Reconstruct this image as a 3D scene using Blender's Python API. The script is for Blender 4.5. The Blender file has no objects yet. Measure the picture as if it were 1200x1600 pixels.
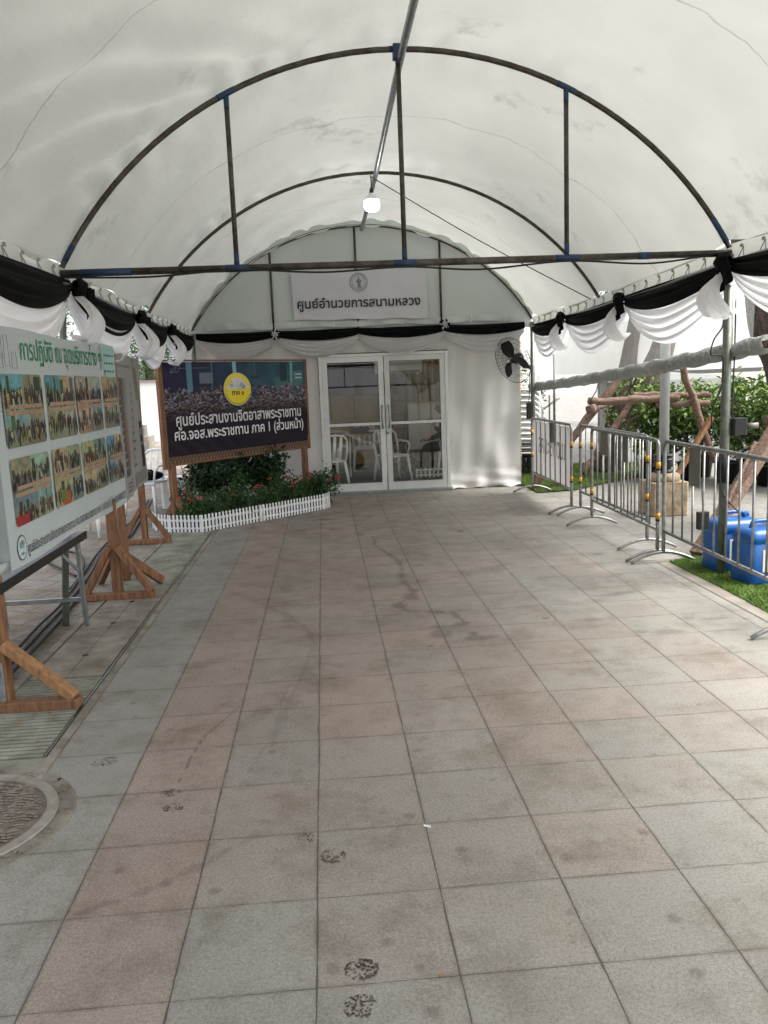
import bpy, math, random
import numpy as np
from mathutils import Vector, Matrix
R = math.radians
SC = bpy.context.scene
COL = SC.collection

# ------------------------------------------------------------------ camera
F_PX, PITCH, YAW, ROLL, CAM_H = 1281.72, 0.158219, 0.0680295, -0.040398, 1.6425
def camera():
    fw = Vector((math.sin(YAW)*math.cos(PITCH), math.cos(YAW)*math.cos(PITCH), -math.sin(PITCH)))
    rt = Vector((math.cos(YAW), -math.sin(YAW), 0)); up = rt.cross(fw)
    r2 = rt*math.cos(ROLL) + up*math.sin(ROLL); u2 = -rt*math.sin(ROLL) + up*math.cos(ROLL)
    M = Matrix(((r2.x, u2.x, -fw.x, 0), (r2.y, u2.y, -fw.y, 0), (r2.z, u2.z, -fw.z, CAM_H), (0, 0, 0, 1)))
    cd = bpy.data.cameras.new('camera'); cd.sensor_fit = 'VERTICAL'; cd.sensor_height = 36; cd.sensor_width = 27
    cd.lens = F_PX/1600*36; cd.clip_end = 500; cd.clip_start = 0.05
    co = bpy.data.objects.new('camera', cd); co.matrix_world = M; COL.objects.link(co); SC.camera = co
camera()
# ------------------------------------------------------------------ light: bright overcast
SUN_EL, SUN_AZ = 55, 105           # azimuth measured clockwise from +Y (the corridor) towards +X
W = bpy.data.worlds.new('World'); SC.world = W; W.use_nodes = True
wn = W.node_tree.nodes; wl = W.node_tree.links
sky = wn.new('ShaderNodeTexSky'); sky.sky_type = 'NISHITA'; sky.sun_disc = False
sky.sun_elevation = R(SUN_EL); sky.sun_rotation = R(SUN_AZ); sky.dust_density = 4; sky.ozone_density = 0.5; sky.air_density = 1.0
hs = wn.new('ShaderNodeHueSaturation'); hs.inputs['Saturation'].default_value = 0.25
wl.new(sky.outputs[0], hs.inputs['Color']); wl.new(hs.outputs[0], wn['Background'].inputs['Color'])
wn['Background'].inputs['Strength'].default_value = 0.15
sd = bpy.data.lights.new('sun', 'SUN'); sd.energy = 1.5; sd.angle = R(36); sd.color = (1, .96, .9)
so = bpy.data.objects.new('sun', sd); COL.objects.link(so)
so.rotation_euler = Vector((math.sin(R(SUN_AZ))*math.cos(R(SUN_EL)), math.cos(R(SUN_AZ))*math.cos(R(SUN_EL)), math.sin(R(SUN_EL)))).to_track_quat('Z', 'Y').to_euler()
SC.view_settings.view_transform = 'Standard'; SC.view_settings.look = 'None'
SC.view_settings.exposure = 1.66; SC.view_settings.gamma = 1
SC.cycles.max_bounces = 10; SC.cycles.diffuse_bounces = 6; SC.cycles.transparent_max_bounces = 16

# ------------------------------------------------------------------ helpers: materials
def S(r, g, b):                    # 0..255 sRGB -> linear
    f = lambda c: (c/255/12.92 if c/255 <= .04045 else ((c/255+.055)/1.055)**2.4)
    return (f(r), f(g), f(b))
def newmat(name):
    m = bpy.data.materials.new(name); m.use_nodes = True
    return m, m.node_tree.nodes, m.node_tree.links, m.node_tree.nodes['Principled BSDF']
def mat(name, col, rough=.6, var=.25, scale=6, stretch=(1, 1, 1), bump=0., bscale=60, metal=0., spec=.5, col2=None):
    m, n, l, p = newmat(name)
    tc = n.new('ShaderNodeTexCoord'); mp = n.new('ShaderNodeMapping'); mp.inputs['Scale'].default_value = stretch
    l.new(tc.outputs['Object'], mp.inputs[0])
    nz = n.new('ShaderNodeTexNoise'); nz.inputs['Scale'].default_value = scale; nz.inputs['Detail'].default_value = 6; nz.inputs['Roughness'].default_value = .65
    l.new(mp.outputs[0], nz.inputs[0])
    cr = n.new('ShaderNodeValToRGB'); c2 = col2 or tuple(c*(1-var) for c in col); c1 = col if col2 else tuple(min(1, c*(1+var*.5)) for c in col)
    cr.color_ramp.elements[0].position = .35; cr.color_ramp.elements[1].position = .65
    cr.color_ramp.elements[0].color = (*c2, 1); cr.color_ramp.elements[1].color = (*c1, 1)
    l.new(nz.outputs[0], cr.inputs[0])
    oi = n.new('ShaderNodeObjectInfo'); mr = n.new('ShaderNodeMapRange'); mr.inputs[3].default_value = .88; mr.inputs[4].default_value = 1.1; l.new(oi.outputs['Random'], mr.inputs[0])
    hv = n.new('ShaderNodeHueSaturation'); l.new(cr.outputs[0], hv.inputs['Color']); l.new(mr.outputs[0], hv.inputs['Value']); l.new(hv.outputs[0], p.inputs['Base Color'])
    p.inputs['Roughness'].default_value = rough; p.inputs['Metallic'].default_value = metal; p.inputs['Specular IOR Level'].default_value = spec
    if bump:
        n2 = n.new('ShaderNodeTexNoise'); n2.inputs['Scale'].default_value = bscale; n2.inputs['Detail'].default_value = 4; l.new(mp.outputs[0], n2.inputs[0])
        b = n.new('ShaderNodeBump'); b.inputs['Strength'].default_value = bump; b.inputs['Distance'].default_value = .01
        l.new(n2.outputs[0], b.inputs['Height']); l.new(b.outputs[0], p.inputs['Normal'])
    return m
def cloth(name, col, trans=.35, bump=.15, bscale=3, var=.06, gloss=0., stains=0., seams=(), streak=(1, 1, 1)):
    """thin sheet that lets some light through"""
    m, n, l, p = newmat(name); n.remove(p); out = n['Material Output']
    tc = n.new('ShaderNodeTexCoord')
    nz = n.new('ShaderNodeTexNoise'); nz.inputs['Scale'].default_value = 1.7; nz.inputs['Detail'].default_value = 5; l.new(tc.outputs['Object'], nz.inputs[0])
    cr = n.new('ShaderNodeValToRGB'); cr.color_ramp.elements[0].position = .3; cr.color_ramp.elements[1].position = .7
    cr.color_ramp.elements[0].color = (*[c*(1-var) for c in col], 1); cr.color_ramp.elements[1].color = (*col, 1); l.new(nz.outputs[0], cr.inputs[0])
    c = cr.outputs[0]
    if stains:
        n3 = n.new('ShaderNodeTexNoise'); n3.inputs['Scale'].default_value = 1.1; n3.inputs['Detail'].default_value = 7; n3.inputs['Roughness'].default_value = .7; l.new(tc.outputs['Object'], n3.inputs[0])
        r3 = n.new('ShaderNodeValToRGB'); r3.color_ramp.elements[0].position = .60; r3.color_ramp.elements[1].position = .74
        r3.color_ramp.elements[0].color = (1, 1, 1, 1); r3.color_ramp.elements[1].color = (1-stains, 1-stains, 1-stains, 1); l.new(n3.outputs[0], r3.inputs[0])
        mx = n.new('ShaderNodeMix'); mx.data_type = 'RGBA'; mx.blend_type = 'MULTIPLY'; mx.inputs[0].default_value = 1
        l.new(c, mx.inputs[6]); l.new(r3.outputs[0], mx.inputs[7]); c = mx.outputs[2]
    for y0 in seams:               # a welded double layer: a thin darker wavy line across the sheet
        sp = n.new('ShaderNodeSeparateXYZ'); l.new(tc.outputs['Object'], sp.inputs[0])
        n4 = n.new('ShaderNodeTexNoise'); n4.inputs['Scale'].default_value = 2.2; n4.inputs['Detail'].default_value = 3; l.new(tc.outputs['Object'], n4.inputs[0])
        def M(op, a, b=None):
            k = n.new('ShaderNodeMath'); k.operation = op
            for i, q in enumerate((a, b)):
                if q is None: continue
                if isinstance(q, (int, float)): k.inputs[i].default_value = q
                else: l.new(q, k.inputs[i])
            return k.outputs[0]
        w = M('ADD', M('MULTIPLY', n4.outputs[0], .35), y0-.175)
        d = M('ABSOLUTE', M('SUBTRACT', sp.outputs[1], w)); f = M('MULTIPLY', M('LESS_THAN', d, .008), .5)
        mx = n.new('ShaderNodeMix'); mx.data_type = 'RGBA'; mx.blend_type = 'MULTIPLY'; mx.inputs[7].default_value = (.45, .45, .45, 1)
        l.new(f, mx.inputs[0]); l.new(c, mx.inputs[6]); c = mx.outputs[2]
    df = n.new('ShaderNodeBsdfDiffuse'); tr = n.new('ShaderNodeBsdfTranslucent'); mi = n.new('ShaderNodeMixShader'); mi.inputs[0].default_value = trans
    for s in (df, tr): l.new(c, s.inputs['Color'])
    if bump:
        n2 = n.new('ShaderNodeTexNoise'); n2.inputs['Scale'].default_value = bscale; n2.inputs['Detail'].default_value = 5; n2.inputs['Distortion'].default_value = .15
        mpp = n.new('ShaderNodeMapping'); mpp.inputs['Scale'].default_value = streak; l.new(tc.outputs['Object'], mpp.inputs[0]); l.new(mpp.outputs[0], n2.inputs[0])
        b = n.new('ShaderNodeBump'); b.inputs['Strength'].default_value = bump; b.inputs['Distance'].default_value = .1
        l.new(n2.outputs[0], b.inputs['Height'])
        for s in (df, tr): l.new(b.outputs[0], s.inputs['Normal'])
    l.new(df.outputs[0], mi.inputs[1]); l.new(tr.outputs[0], mi.inputs[2]); last = mi.outputs[0]
    if gloss:
        gl = n.new('ShaderNodeBsdfGlossy'); gl.inputs['Roughness'].default_value = .35
        if bump: l.new(b.outputs[0], gl.inputs['Normal'])
        m2 = n.new('ShaderNodeMixShader'); m2.inputs[0].default_value = gloss; l.new(last, m2.inputs[1]); l.new(gl.outputs[0], m2.inputs[2]); last = m2.outputs[0]
    l.new(last, out.inputs[0])
    return m
def glassmat(name, refl=.12, milky=0., tint=(1, 1, 1), rough=0., graze=.6):
    m, n, l, p = newmat(name); n.remove(p); out = n['Material Output']
    tp = n.new('ShaderNodeBsdfTransparent'); tp.inputs[0].default_value = (*tint, 1)
    gl = n.new('ShaderNodeBsdfGlossy'); gl.inputs['Roughness'].default_value = rough
    fr = n.new('ShaderNodeLayerWeight'); fr.inputs[0].default_value = .5
    pw = n.new('ShaderNodeMath'); pw.operation = 'POWER'; pw.inputs[1].default_value = 5; l.new(fr.outputs['Facing'], pw.inputs[0])
    ad = n.new('ShaderNodeMath'); ad.operation = 'MULTIPLY_ADD'; ad.inputs[1].default_value = graze; ad.inputs[2].default_value = refl; l.new(pw.outputs[0], ad.inputs[0])
    mi = n.new('ShaderNodeMixShader'); l.new(ad.outputs[0], mi.inputs[0]); l.new(tp.outputs[0], mi.inputs[1]); l.new(gl.outputs[0], mi.inputs[2])
    last = mi.outputs[0]
    if milky:
        df = n.new('ShaderNodeBsdfTranslucent'); df.inputs[0].default_value = (.85, .87, .86, 1)
        d2 = n.new('ShaderNodeBsdfDiffuse'); d2.inputs[0].default_value = (.85, .87, .86, 1)
        a = n.new('ShaderNodeMixShader'); l.new(df.outputs[0], a.inputs[1]); l.new(d2.outputs[0], a.inputs[2])
        nz = n.new('ShaderNodeTexNoise'); nz.inputs['Scale'].default_value = 2; nz.inputs['Detail'].default_value = 5
        tc = n.new('ShaderNodeTexCoord'); l.new(tc.outputs['Object'], nz.inputs[0])
        mr = n.new('ShaderNodeMapRange'); mr.inputs[3].default_value = milky*.7; mr.inputs[4].default_value = min(1, milky*1.3); l.new(nz.outputs[0], mr.inputs[0])
        m2 = n.new('ShaderNodeMixShader'); l.new(mr.outputs[0], m2.inputs[0]); l.new(last, m2.inputs[1]); l.new(a.outputs[0], m2.inputs[2]); last = m2.outputs[0]
    l.new(last, out.inputs[0])
    return m
def printmat(name, rough=.55):
    """printed picture: the ink colours sit in a colour attribute"""
    m, n, l, p = newmat(name)
    a = n.new('ShaderNodeVertexColor'); a.layer_name = 'ink'; l.new(a.outputs[0], p.inputs['Base Color'])
    p.inputs['Roughness'].default_value = rough; p.inputs['Specular IOR Level'].default_value = .3
    return m
M = {}
M['tarp'] = cloth('tarpaulin', (.575, .585, .545), .235, .22, 1.6, .10, .0, .40, (4.72, 7.62, 10.6), (1.8, .7, 1.8))
M['gable'] = cloth('gable_tarpaulin', (.60, .64, .62), .10, .10, 1.5, .06)
M['wallsheet'] = cloth('wall_sheet', (.70, .69, .67), .12, .18, 2.0, .08, .04)
M['white_tent'] = cloth('white_tent', (.88, .89, .88), .40, .12, 1.5, .05)
M['white_cloth'] = cloth('white_cloth', (.80, .80, .81), .40, .12, 9, .04)
M['black_cloth'] = mat('black_cloth', (.0035, .0035, .004), .8, .3, 5, bump=.2, bscale=20, spec=.12)
M['pipe'] = mat('rusty_steel_pipe', S(92, 88, 82), .5, .45, 14, bump=.1, metal=.55, col2=S(60, 50, 42))
M['bluepaint'] = mat('blue_paint', S(30, 54, 88), .5, .35, 25)
M['galv'] = mat('galvanised_steel', S(150, 154, 156), .38, .25, 20, metal=.8)
M['silver'] = mat('silver_paint', S(178, 182, 184), .35, .1, 8, metal=.25)
M['steel'] = mat('barrier_steel', S(150, 150, 148), .42, .35, 18, metal=.75)
M['poleg'] = mat('green_grey_pole', S(112, 118, 108), .45, .35, 12, metal=.5)
M['wood'] = mat('raw_timber', S(138, 98, 66), .7, .0, 3, (14, 14, 1.6), .3, 12, col2=S(92, 60, 40))
M['wood2'] = mat('pale_timber', S(158, 118, 78), .7, .0, 3, (12, 12, 2), .25, 12, col2=S(116, 82, 52))
M['log'] = mat('debarked_log', S(124, 100, 84), .8, .0, 7, (5, 5, 5), .8, 18, col2=S(70, 52, 42))
M['bark'] = mat('bark', S(96, 82, 72), .9, .0, 5, (5, 5, 1.2), 1.0, 9, col2=S(42, 34, 30))
M['black'] = mat('black_plastic', (.005, .005, .0055), .45, .3, 12)
M['rubber'] = mat('black_rubber', (.008, .008, .008), .6, .3, 12)
M['white_plastic'] = mat('white_plastic', (.78, .79, .80), .4, .06, 4)
M['whitepaint'] = mat('white_painted_aluminium', (.66, .67, .66), .4, .08, 5)
M['sill'] = mat('grey_sill', S(120, 128, 124), .5, .2, 9)
M['boardwhite'] = mat('printed_vinyl', S(174, 183, 184), .5, .05, 2, bump=.15, bscale=4)
M['boardteal'] = mat('teal_ink', S(150, 184, 178), .5, .08, 3)
M['boardnavy'] = mat('navy_ink', (.012, .010, .018), .5, .2, 3)
M['green'] = mat('green_ink', S(10, 128, 84), .5, .05)
M['blackink'] = mat('black_ink', (.015, .015, .016), .5, .05)
M['greyink'] = mat('grey_ink', S(120, 122, 124), .5, .1)
M['whiteink'] = mat('white_ink', (.72, .72, .74), .5, .04)
M['yellowink'] = mat('yellow_ink', S(236, 214, 40), .5, .06)
M['paleblue'] = mat('pale_blue_ink', S(176, 192, 198), .5, .06)
M['banner'] = cloth('white_banner', (.60, .60, .63), .08, .20, 1.3, .06)
M['print'] = printmat('printed_ink')
M['printdull'] = printmat('printed_canvas', .7)
M['conc'] = mat('concrete', S(128, 122, 112), .9, .25, 7, bump=.3, bscale=50)
M['drainc'] = mat('dirty_concrete', S(140, 133, 122), .9, .0, 5, bump=.4, bscale=45, col2=S(100, 92, 80))
M['ribc'] = mat('green_stained_concrete', S(150, 150, 136), .9, .0, 5, bump=.4, bscale=45, col2=S(108, 108, 94))
M['gap'] = mat('dark_gap', (.02, .018, .015), .9, .3, 9)
M['sand'] = mat('sandstone', S(172, 156, 128), .9, .0, 9, bump=.8, bscale=30, col2=S(132, 114, 90))
M['iron'] = mat('worn_cast_iron', S(118, 108, 97), .6, .0, 14, bump=.4, bscale=60, metal=.1, col2=S(80, 71, 63)); M['ironworn'] = mat('polished_tread', S(144, 135, 122), .5, .0, 20, metal=.2, col2=S(104, 94, 84))
M['ironlight'] = mat('polished_iron_ring', S(146, 141, 131), .5, .25, 16, bump=.2, metal=.2)
M['leaf'] = mat('leaf', (.045, .10, .025), .55, .0, 30, col2=(.02, .055, .016), spec=.3)
M['leafdark'] = mat('dark_leaf', (.022, .06, .018), .5, .0, 30, col2=(.010, .03, .010), spec=.35)
M['leafbright'] = mat('bright_leaf', (.19, .27, .06), .55, .0, 20, col2=(.07, .135, .03), spec=.3)
M['petal'] = mat('red_petal', S(196, 74, 84), .6, .3, 20)
M['soil'] = mat('soil', (.03, .022, .015), .95, .4, 12, bump=.6)
M['blue'] = mat('blue_hdpe', S(18, 80, 146), .35, .18, 5, bump=.05)
M['label'] = mat('paper_label', S(206, 202, 190), .6, .12, 14)
M['yellowtape'] = mat('yellow_tape', S(212, 152, 22), .5, .15, 12)
M['carpet'] = mat('green_carpet', (.018, .055, .026), .95, .3, 20, bump=.3, bscale=90)
M['roomroof'] = cloth('room_roof', (.32, .30, .25), .03)
M['cream'] = cloth('cream_curtain', (.46, .39, .26), .22, .25, 3, .12)
M['creamwall'] = mat('cream_panel', S(170, 148, 106), .8, .12, 4)
M['glass'] = glassmat('door_glass', .065)
M['vinyl'] = glassmat('clear_vinyl', .03, .16, rough=.15, graze=.15)
M['vinylroll'] = cloth('rolled_clear_vinyl', (.52, .54, .52), .35, .9, 14, .3, .16)
M['car'] = mat('white_car_paint', (.75, .76, .77), .2, .03)
M['carglass'] = mat('dark_car_glass', (.01, .012, .014), .08, .1)
M['skin'] = mat('skin', S(150, 104, 80), .55, .12, 12)
M['darkcloth'] = mat('dark_clothing', (.004, .004, .005), .85, .3, 12, bump=.2)
M['capcloth'] = mat('grey_cap', S(132, 142, 152), .8, .2, 14)
M['rope'] = mat('rope', S(176, 156, 122), .9, .3, 60, bump=.4)
M['tie'] = mat('tie_tape', S(150, 150, 142), .7, .15, 20)
M['brown'] = mat('brown_paint', S(84, 56, 40), .5, .3, 10)
M['canvasblack'] = cloth('black_canopy', (.015, .015, .017), .05, .1)

# ------------------------------------------------------------------ helpers: meshes
class MB:
    def __init__(s): s.v = []; s.f = []
    def add(s, v, f):
        o = len(s.v); s.v.extend([tuple(map(float, q)) for q in v]); s.f.extend([tuple(int(i)+o for i in q) for q in f]); return s
    def box(s, c, d, rot=None, ch=.0):
        x, y, z = (k/2 for k in d); P = [(-x, -y, -z), (x, -y, -z), (x, y, -z), (-x, y, -z), (-x, -y, z), (x, -y, z), (x, y, z), (-x, y, z)]
        if rot is not None: P = [rot @ Vector(q) for q in P]
        return s.add([(q[0]+c[0], q[1]+c[1], q[2]+c[2]) for q in P], [(3, 2, 1, 0), (4, 5, 6, 7), (0, 1, 5, 4), (1, 2, 6, 5), (2, 3, 7, 6), (3, 0, 4, 7)])
    def bar(s, a, b, w, h=None, ch=.12, up=(0, 0, 1)):
        """chamfered rectangular beam from a to b"""
        h = h or w; a = Vector(a); b = Vector(b); d = (b-a).normalized(); u = Vector(up)
        if abs(d.dot(u)) > .97: u = Vector((0, 1, 0))
        x = d.cross(u).normalized(); y = x.cross(d).normalized(); c = min(w, h)*ch
        pr = [(-w/2+c, -h/2), (w/2-c, -h/2), (w/2, -h/2+c), (w/2, h/2-c), (w/2-c, h/2), (-w/2+c, h/2), (-w/2, h/2-c), (-w/2, -h/2+c)]
        v = [a+x*p+y*q for p, q in pr]+[b+x*p+y*q for p, q in pr]
        f = [(i, (i+1) % 8, 8+(i+1) % 8, 8+i) for i in range(8)]+[tuple(range(7, -1, -1)), tuple(range(8, 16))]
        return s.add(v, f)
    def tube(s, pts, r, n=10, closed=False, cap=True):
        P = [Vector(p) for p in pts]; N = len(P); rr = r if isinstance(r, (list, tuple)) else [r]*N
        u = None; v = []
        for i in range(N):
            if closed: d = P[(i+1) % N]-P[i-1]
            else: d = P[min(i+1, N-1)]-P[max(i-1, 0)]
            d.normalize()
            if u is None:
                u = Vector((0, 0, 1)) if abs(d.z) < .9 else Vector((1, 0, 0))
            u = (u-d*u.dot(d)).normalized(); w = d.cross(u)
            for k in range(n):
                a = 2*math.pi*k/n; v.append(P[i]+(u*math.cos(a)+w*math.sin(a))*rr[i])
        f = []
        for i in range(N if closed else N-1):
            j = (i+1) % N
            for k in range(n): f.append((i*n+k, i*n+(k+1) % n, j*n+(k+1) % n, j*n+k))
        if cap and not closed: f.append(tuple(range(n-1, -1, -1))); f.append(tuple((N-1)*n+k for k in range(n)))
        return s.add(v, f)
    def lathe(s, prof, c=(0, 0, 0), n=24, cap=True):
        v = []; f = []
        for r, z in prof:
            for k in range(n): a = 2*math.pi*k/n; v.append((c[0]+r*math.cos(a), c[1]+r*math.sin(a), c[2]+z))
        for i in range(len(prof)-1):
            for k in range(n): f.append((i*n+k, i*n+(k+1) % n, (i+1)*n+(k+1) % n, (i+1)*n+k))
        if cap: f.append(tuple(range(n-1, -1, -1))); f.append(tuple((len(prof)-1)*n+k for k in range(n)))
        return s.add(v, f)
    def grid(s, fn, nu, nv):
        v = [fn(i/nu, j/nv) for j in range(nv+1) for i in range(nu+1)]
        f = [(j*(nu+1)+i, j*(nu+1)+i+1, (j+1)*(nu+1)+i+1, (j+1)*(nu+1)+i) for j in range(nv) for i in range(nu)]
        return s.add(v, f)
    def poly(s, pts): return s.add(pts, [tuple(range(len(pts)))])
    def build(s, name, m, parent=None, smooth=False, ink=None):
        me = bpy.data.meshes.new(name); me.from_pydata(s.v, [], s.f); me.materials.append(m)
        if smooth: me.polygons.foreach_set('use_smooth', [True]*len(me.polygons))
        if ink is not None:
            a = me.color_attributes.new('ink', 'FLOAT_COLOR', 'POINT'); a.data.foreach_set('color', np.asarray(ink, np.float32).ravel())
        me.update(); o = bpy.data.objects.new(name, me); COL.objects.link(o)
        if parent is not None:
            o.parent = parent; bpy_loc = parent.matrix_basis.inverted(); o.matrix_parent_inverse = bpy_loc
        if smooth == 'auto':
            pass
        return o
def tag(o, label=None, cat=None, group=None, kind=None):
    for k, v in (('label', label), ('category', cat), ('group', group), ('kind', kind)):
        if v: o[k] = v
    return o
def thing(name, label, cat, loc=(0, 0, 0), rz=0, group=None):
    o = bpy.data.objects.new(name, None); o.empty_display_size = .1; o.location = loc; o.rotation_euler = (0, 0, rz); COL.objects.link(o)
    o.matrix_basis = Matrix.LocRotScale(Vector(loc), Matrix.Rotation(rz, 3, 'Z'), None)
    return tag(o, label, cat, group)
def struct(name, mb, m, **k): return tag(mb.build(name, m, **k), kind='structure')
def local(o): o.matrix_parent_inverse = Matrix.Identity(4); return o     # part was modelled in its thing's own space
def copy_tree(o, parent=None, label=None):
    c = o.copy(); COL.objects.link(c); c.parent = parent
    if parent is not None: c.matrix_parent_inverse = o.matrix_parent_inverse.copy()
    if label: c['label'] = label
    for ch in list(o.children): copy_tree(ch, c)
    return c
_dgtmp = []
def text_verts(s, bold=.0):
    cu = bpy.data.curves.new('lettering', 'FONT'); cu.body = s; cu.size = 1; cu.align_x = 'LEFT'; cu.offset = bold; cu.resolution_u = 3
    o = bpy.data.objects.new('lettering', cu); COL.objects.link(o); dg = bpy.context.evaluated_depsgraph_get(); dg.update()
    me = bpy.data.meshes.new_from_object(o.evaluated_get(dg)); v = np.array([q.co[:] for q in me.vertices]); f = [tuple(p.vertices) for p in me.polygons]
    bpy.data.objects.remove(o); bpy.data.curves.remove(cu); bpy.data.meshes.remove(me)
    return v, f
def lettering(mb, s, org, ux, uy, width, bold=.01, centre=True, hscale=1., flip=False):
    """text laid on a plane: org = anchor on the baseline, ux/uy unit vectors of the plane"""
    v, f = text_verts(s, bold); x0, x1 = v[:, 0].min(), v[:, 0].max(); k = width/(x1-x0)
    px = (v[:, 0]-(x0+x1)/2 if centre else v[:, 0]-x0)*k; py = v[:, 1]*k*hscale
    if flip: px = -px
    ux = np.array(ux); uy = np.array(uy); org = np.array(org)
    return mb.add(org+px[:, None]*ux+py[:, None]*uy, f)
def picture(name, img, org, ux, uy, w, h, m, parent, rnd=0., nrm=None, fn=None):
    """img (H,W,3) linear, row 0 on top; org = bottom-left corner"""
    H, Wd = img.shape[:2]; ux = np.array(ux, float); uy = np.array(uy, float); org = np.array(org, float)
    X, Y = np.meshgrid(np.linspace(0, w, Wd), np.linspace(h, 0, H)); P = org+X[..., None]*ux+Y[..., None]*uy
    if fn is not None: P = P+fn(X, Y)
    idx = np.arange(H*Wd).reshape(H, Wd); q = np.stack([idx[1:, :-1], idx[1:, 1:], idx[:-1, 1:], idx[:-1, :-1]], -1).reshape(-1, 4)
    if rnd:
        cx = (X[1:, 1:]+X[:-1, :-1])/2; cy = (Y[1:, 1:]+Y[:-1, :-1])/2
        dx = np.maximum(np.maximum(rnd-cx, cx-(w-rnd)), 0); dy = np.maximum(np.maximum(rnd-cy, cy-(h-rnd)), 0)
        q = q[(np.hypot(dx, dy) <= rnd).ravel()]
    mb = MB(); mb.v = [tuple(p) for p in P.reshape(-1, 3)]; mb.f = [tuple(map(int, p)) for p in q]
    ink = np.concatenate([img.reshape(-1, 3), np.ones((H*Wd, 1))], 1)
    return mb.build(name, m, parent, ink=ink)
def smoothn(rng, h, w, k):
    a = rng.random((h//k+3, w//k+3)); yy = np.linspace(0, a.shape[0]-2.01, h); xx = np.linspace(0, a.shape[1]-2.01, w)
    y0 = yy.astype(int); x0 = xx.astype(int); fy = (yy-y0)[:, None]; fx = (xx-x0)[None]
    return (a[y0][:, x0]*(1-fy)*(1-fx)+a[y0+1][:, x0]*fy*(1-fx)+a[y0][:, x0+1]*(1-fy)*fx+a[y0+1][:, x0+1]*fy*fx)
def arc(c, r, a0, a1, n): return [(c[0]+r*math.cos(R(a0+(a1-a0)*i/n)), c[1]+r*math.sin(R(a0+(a1-a0)*i/n))) for i in range(n+1)]

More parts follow.
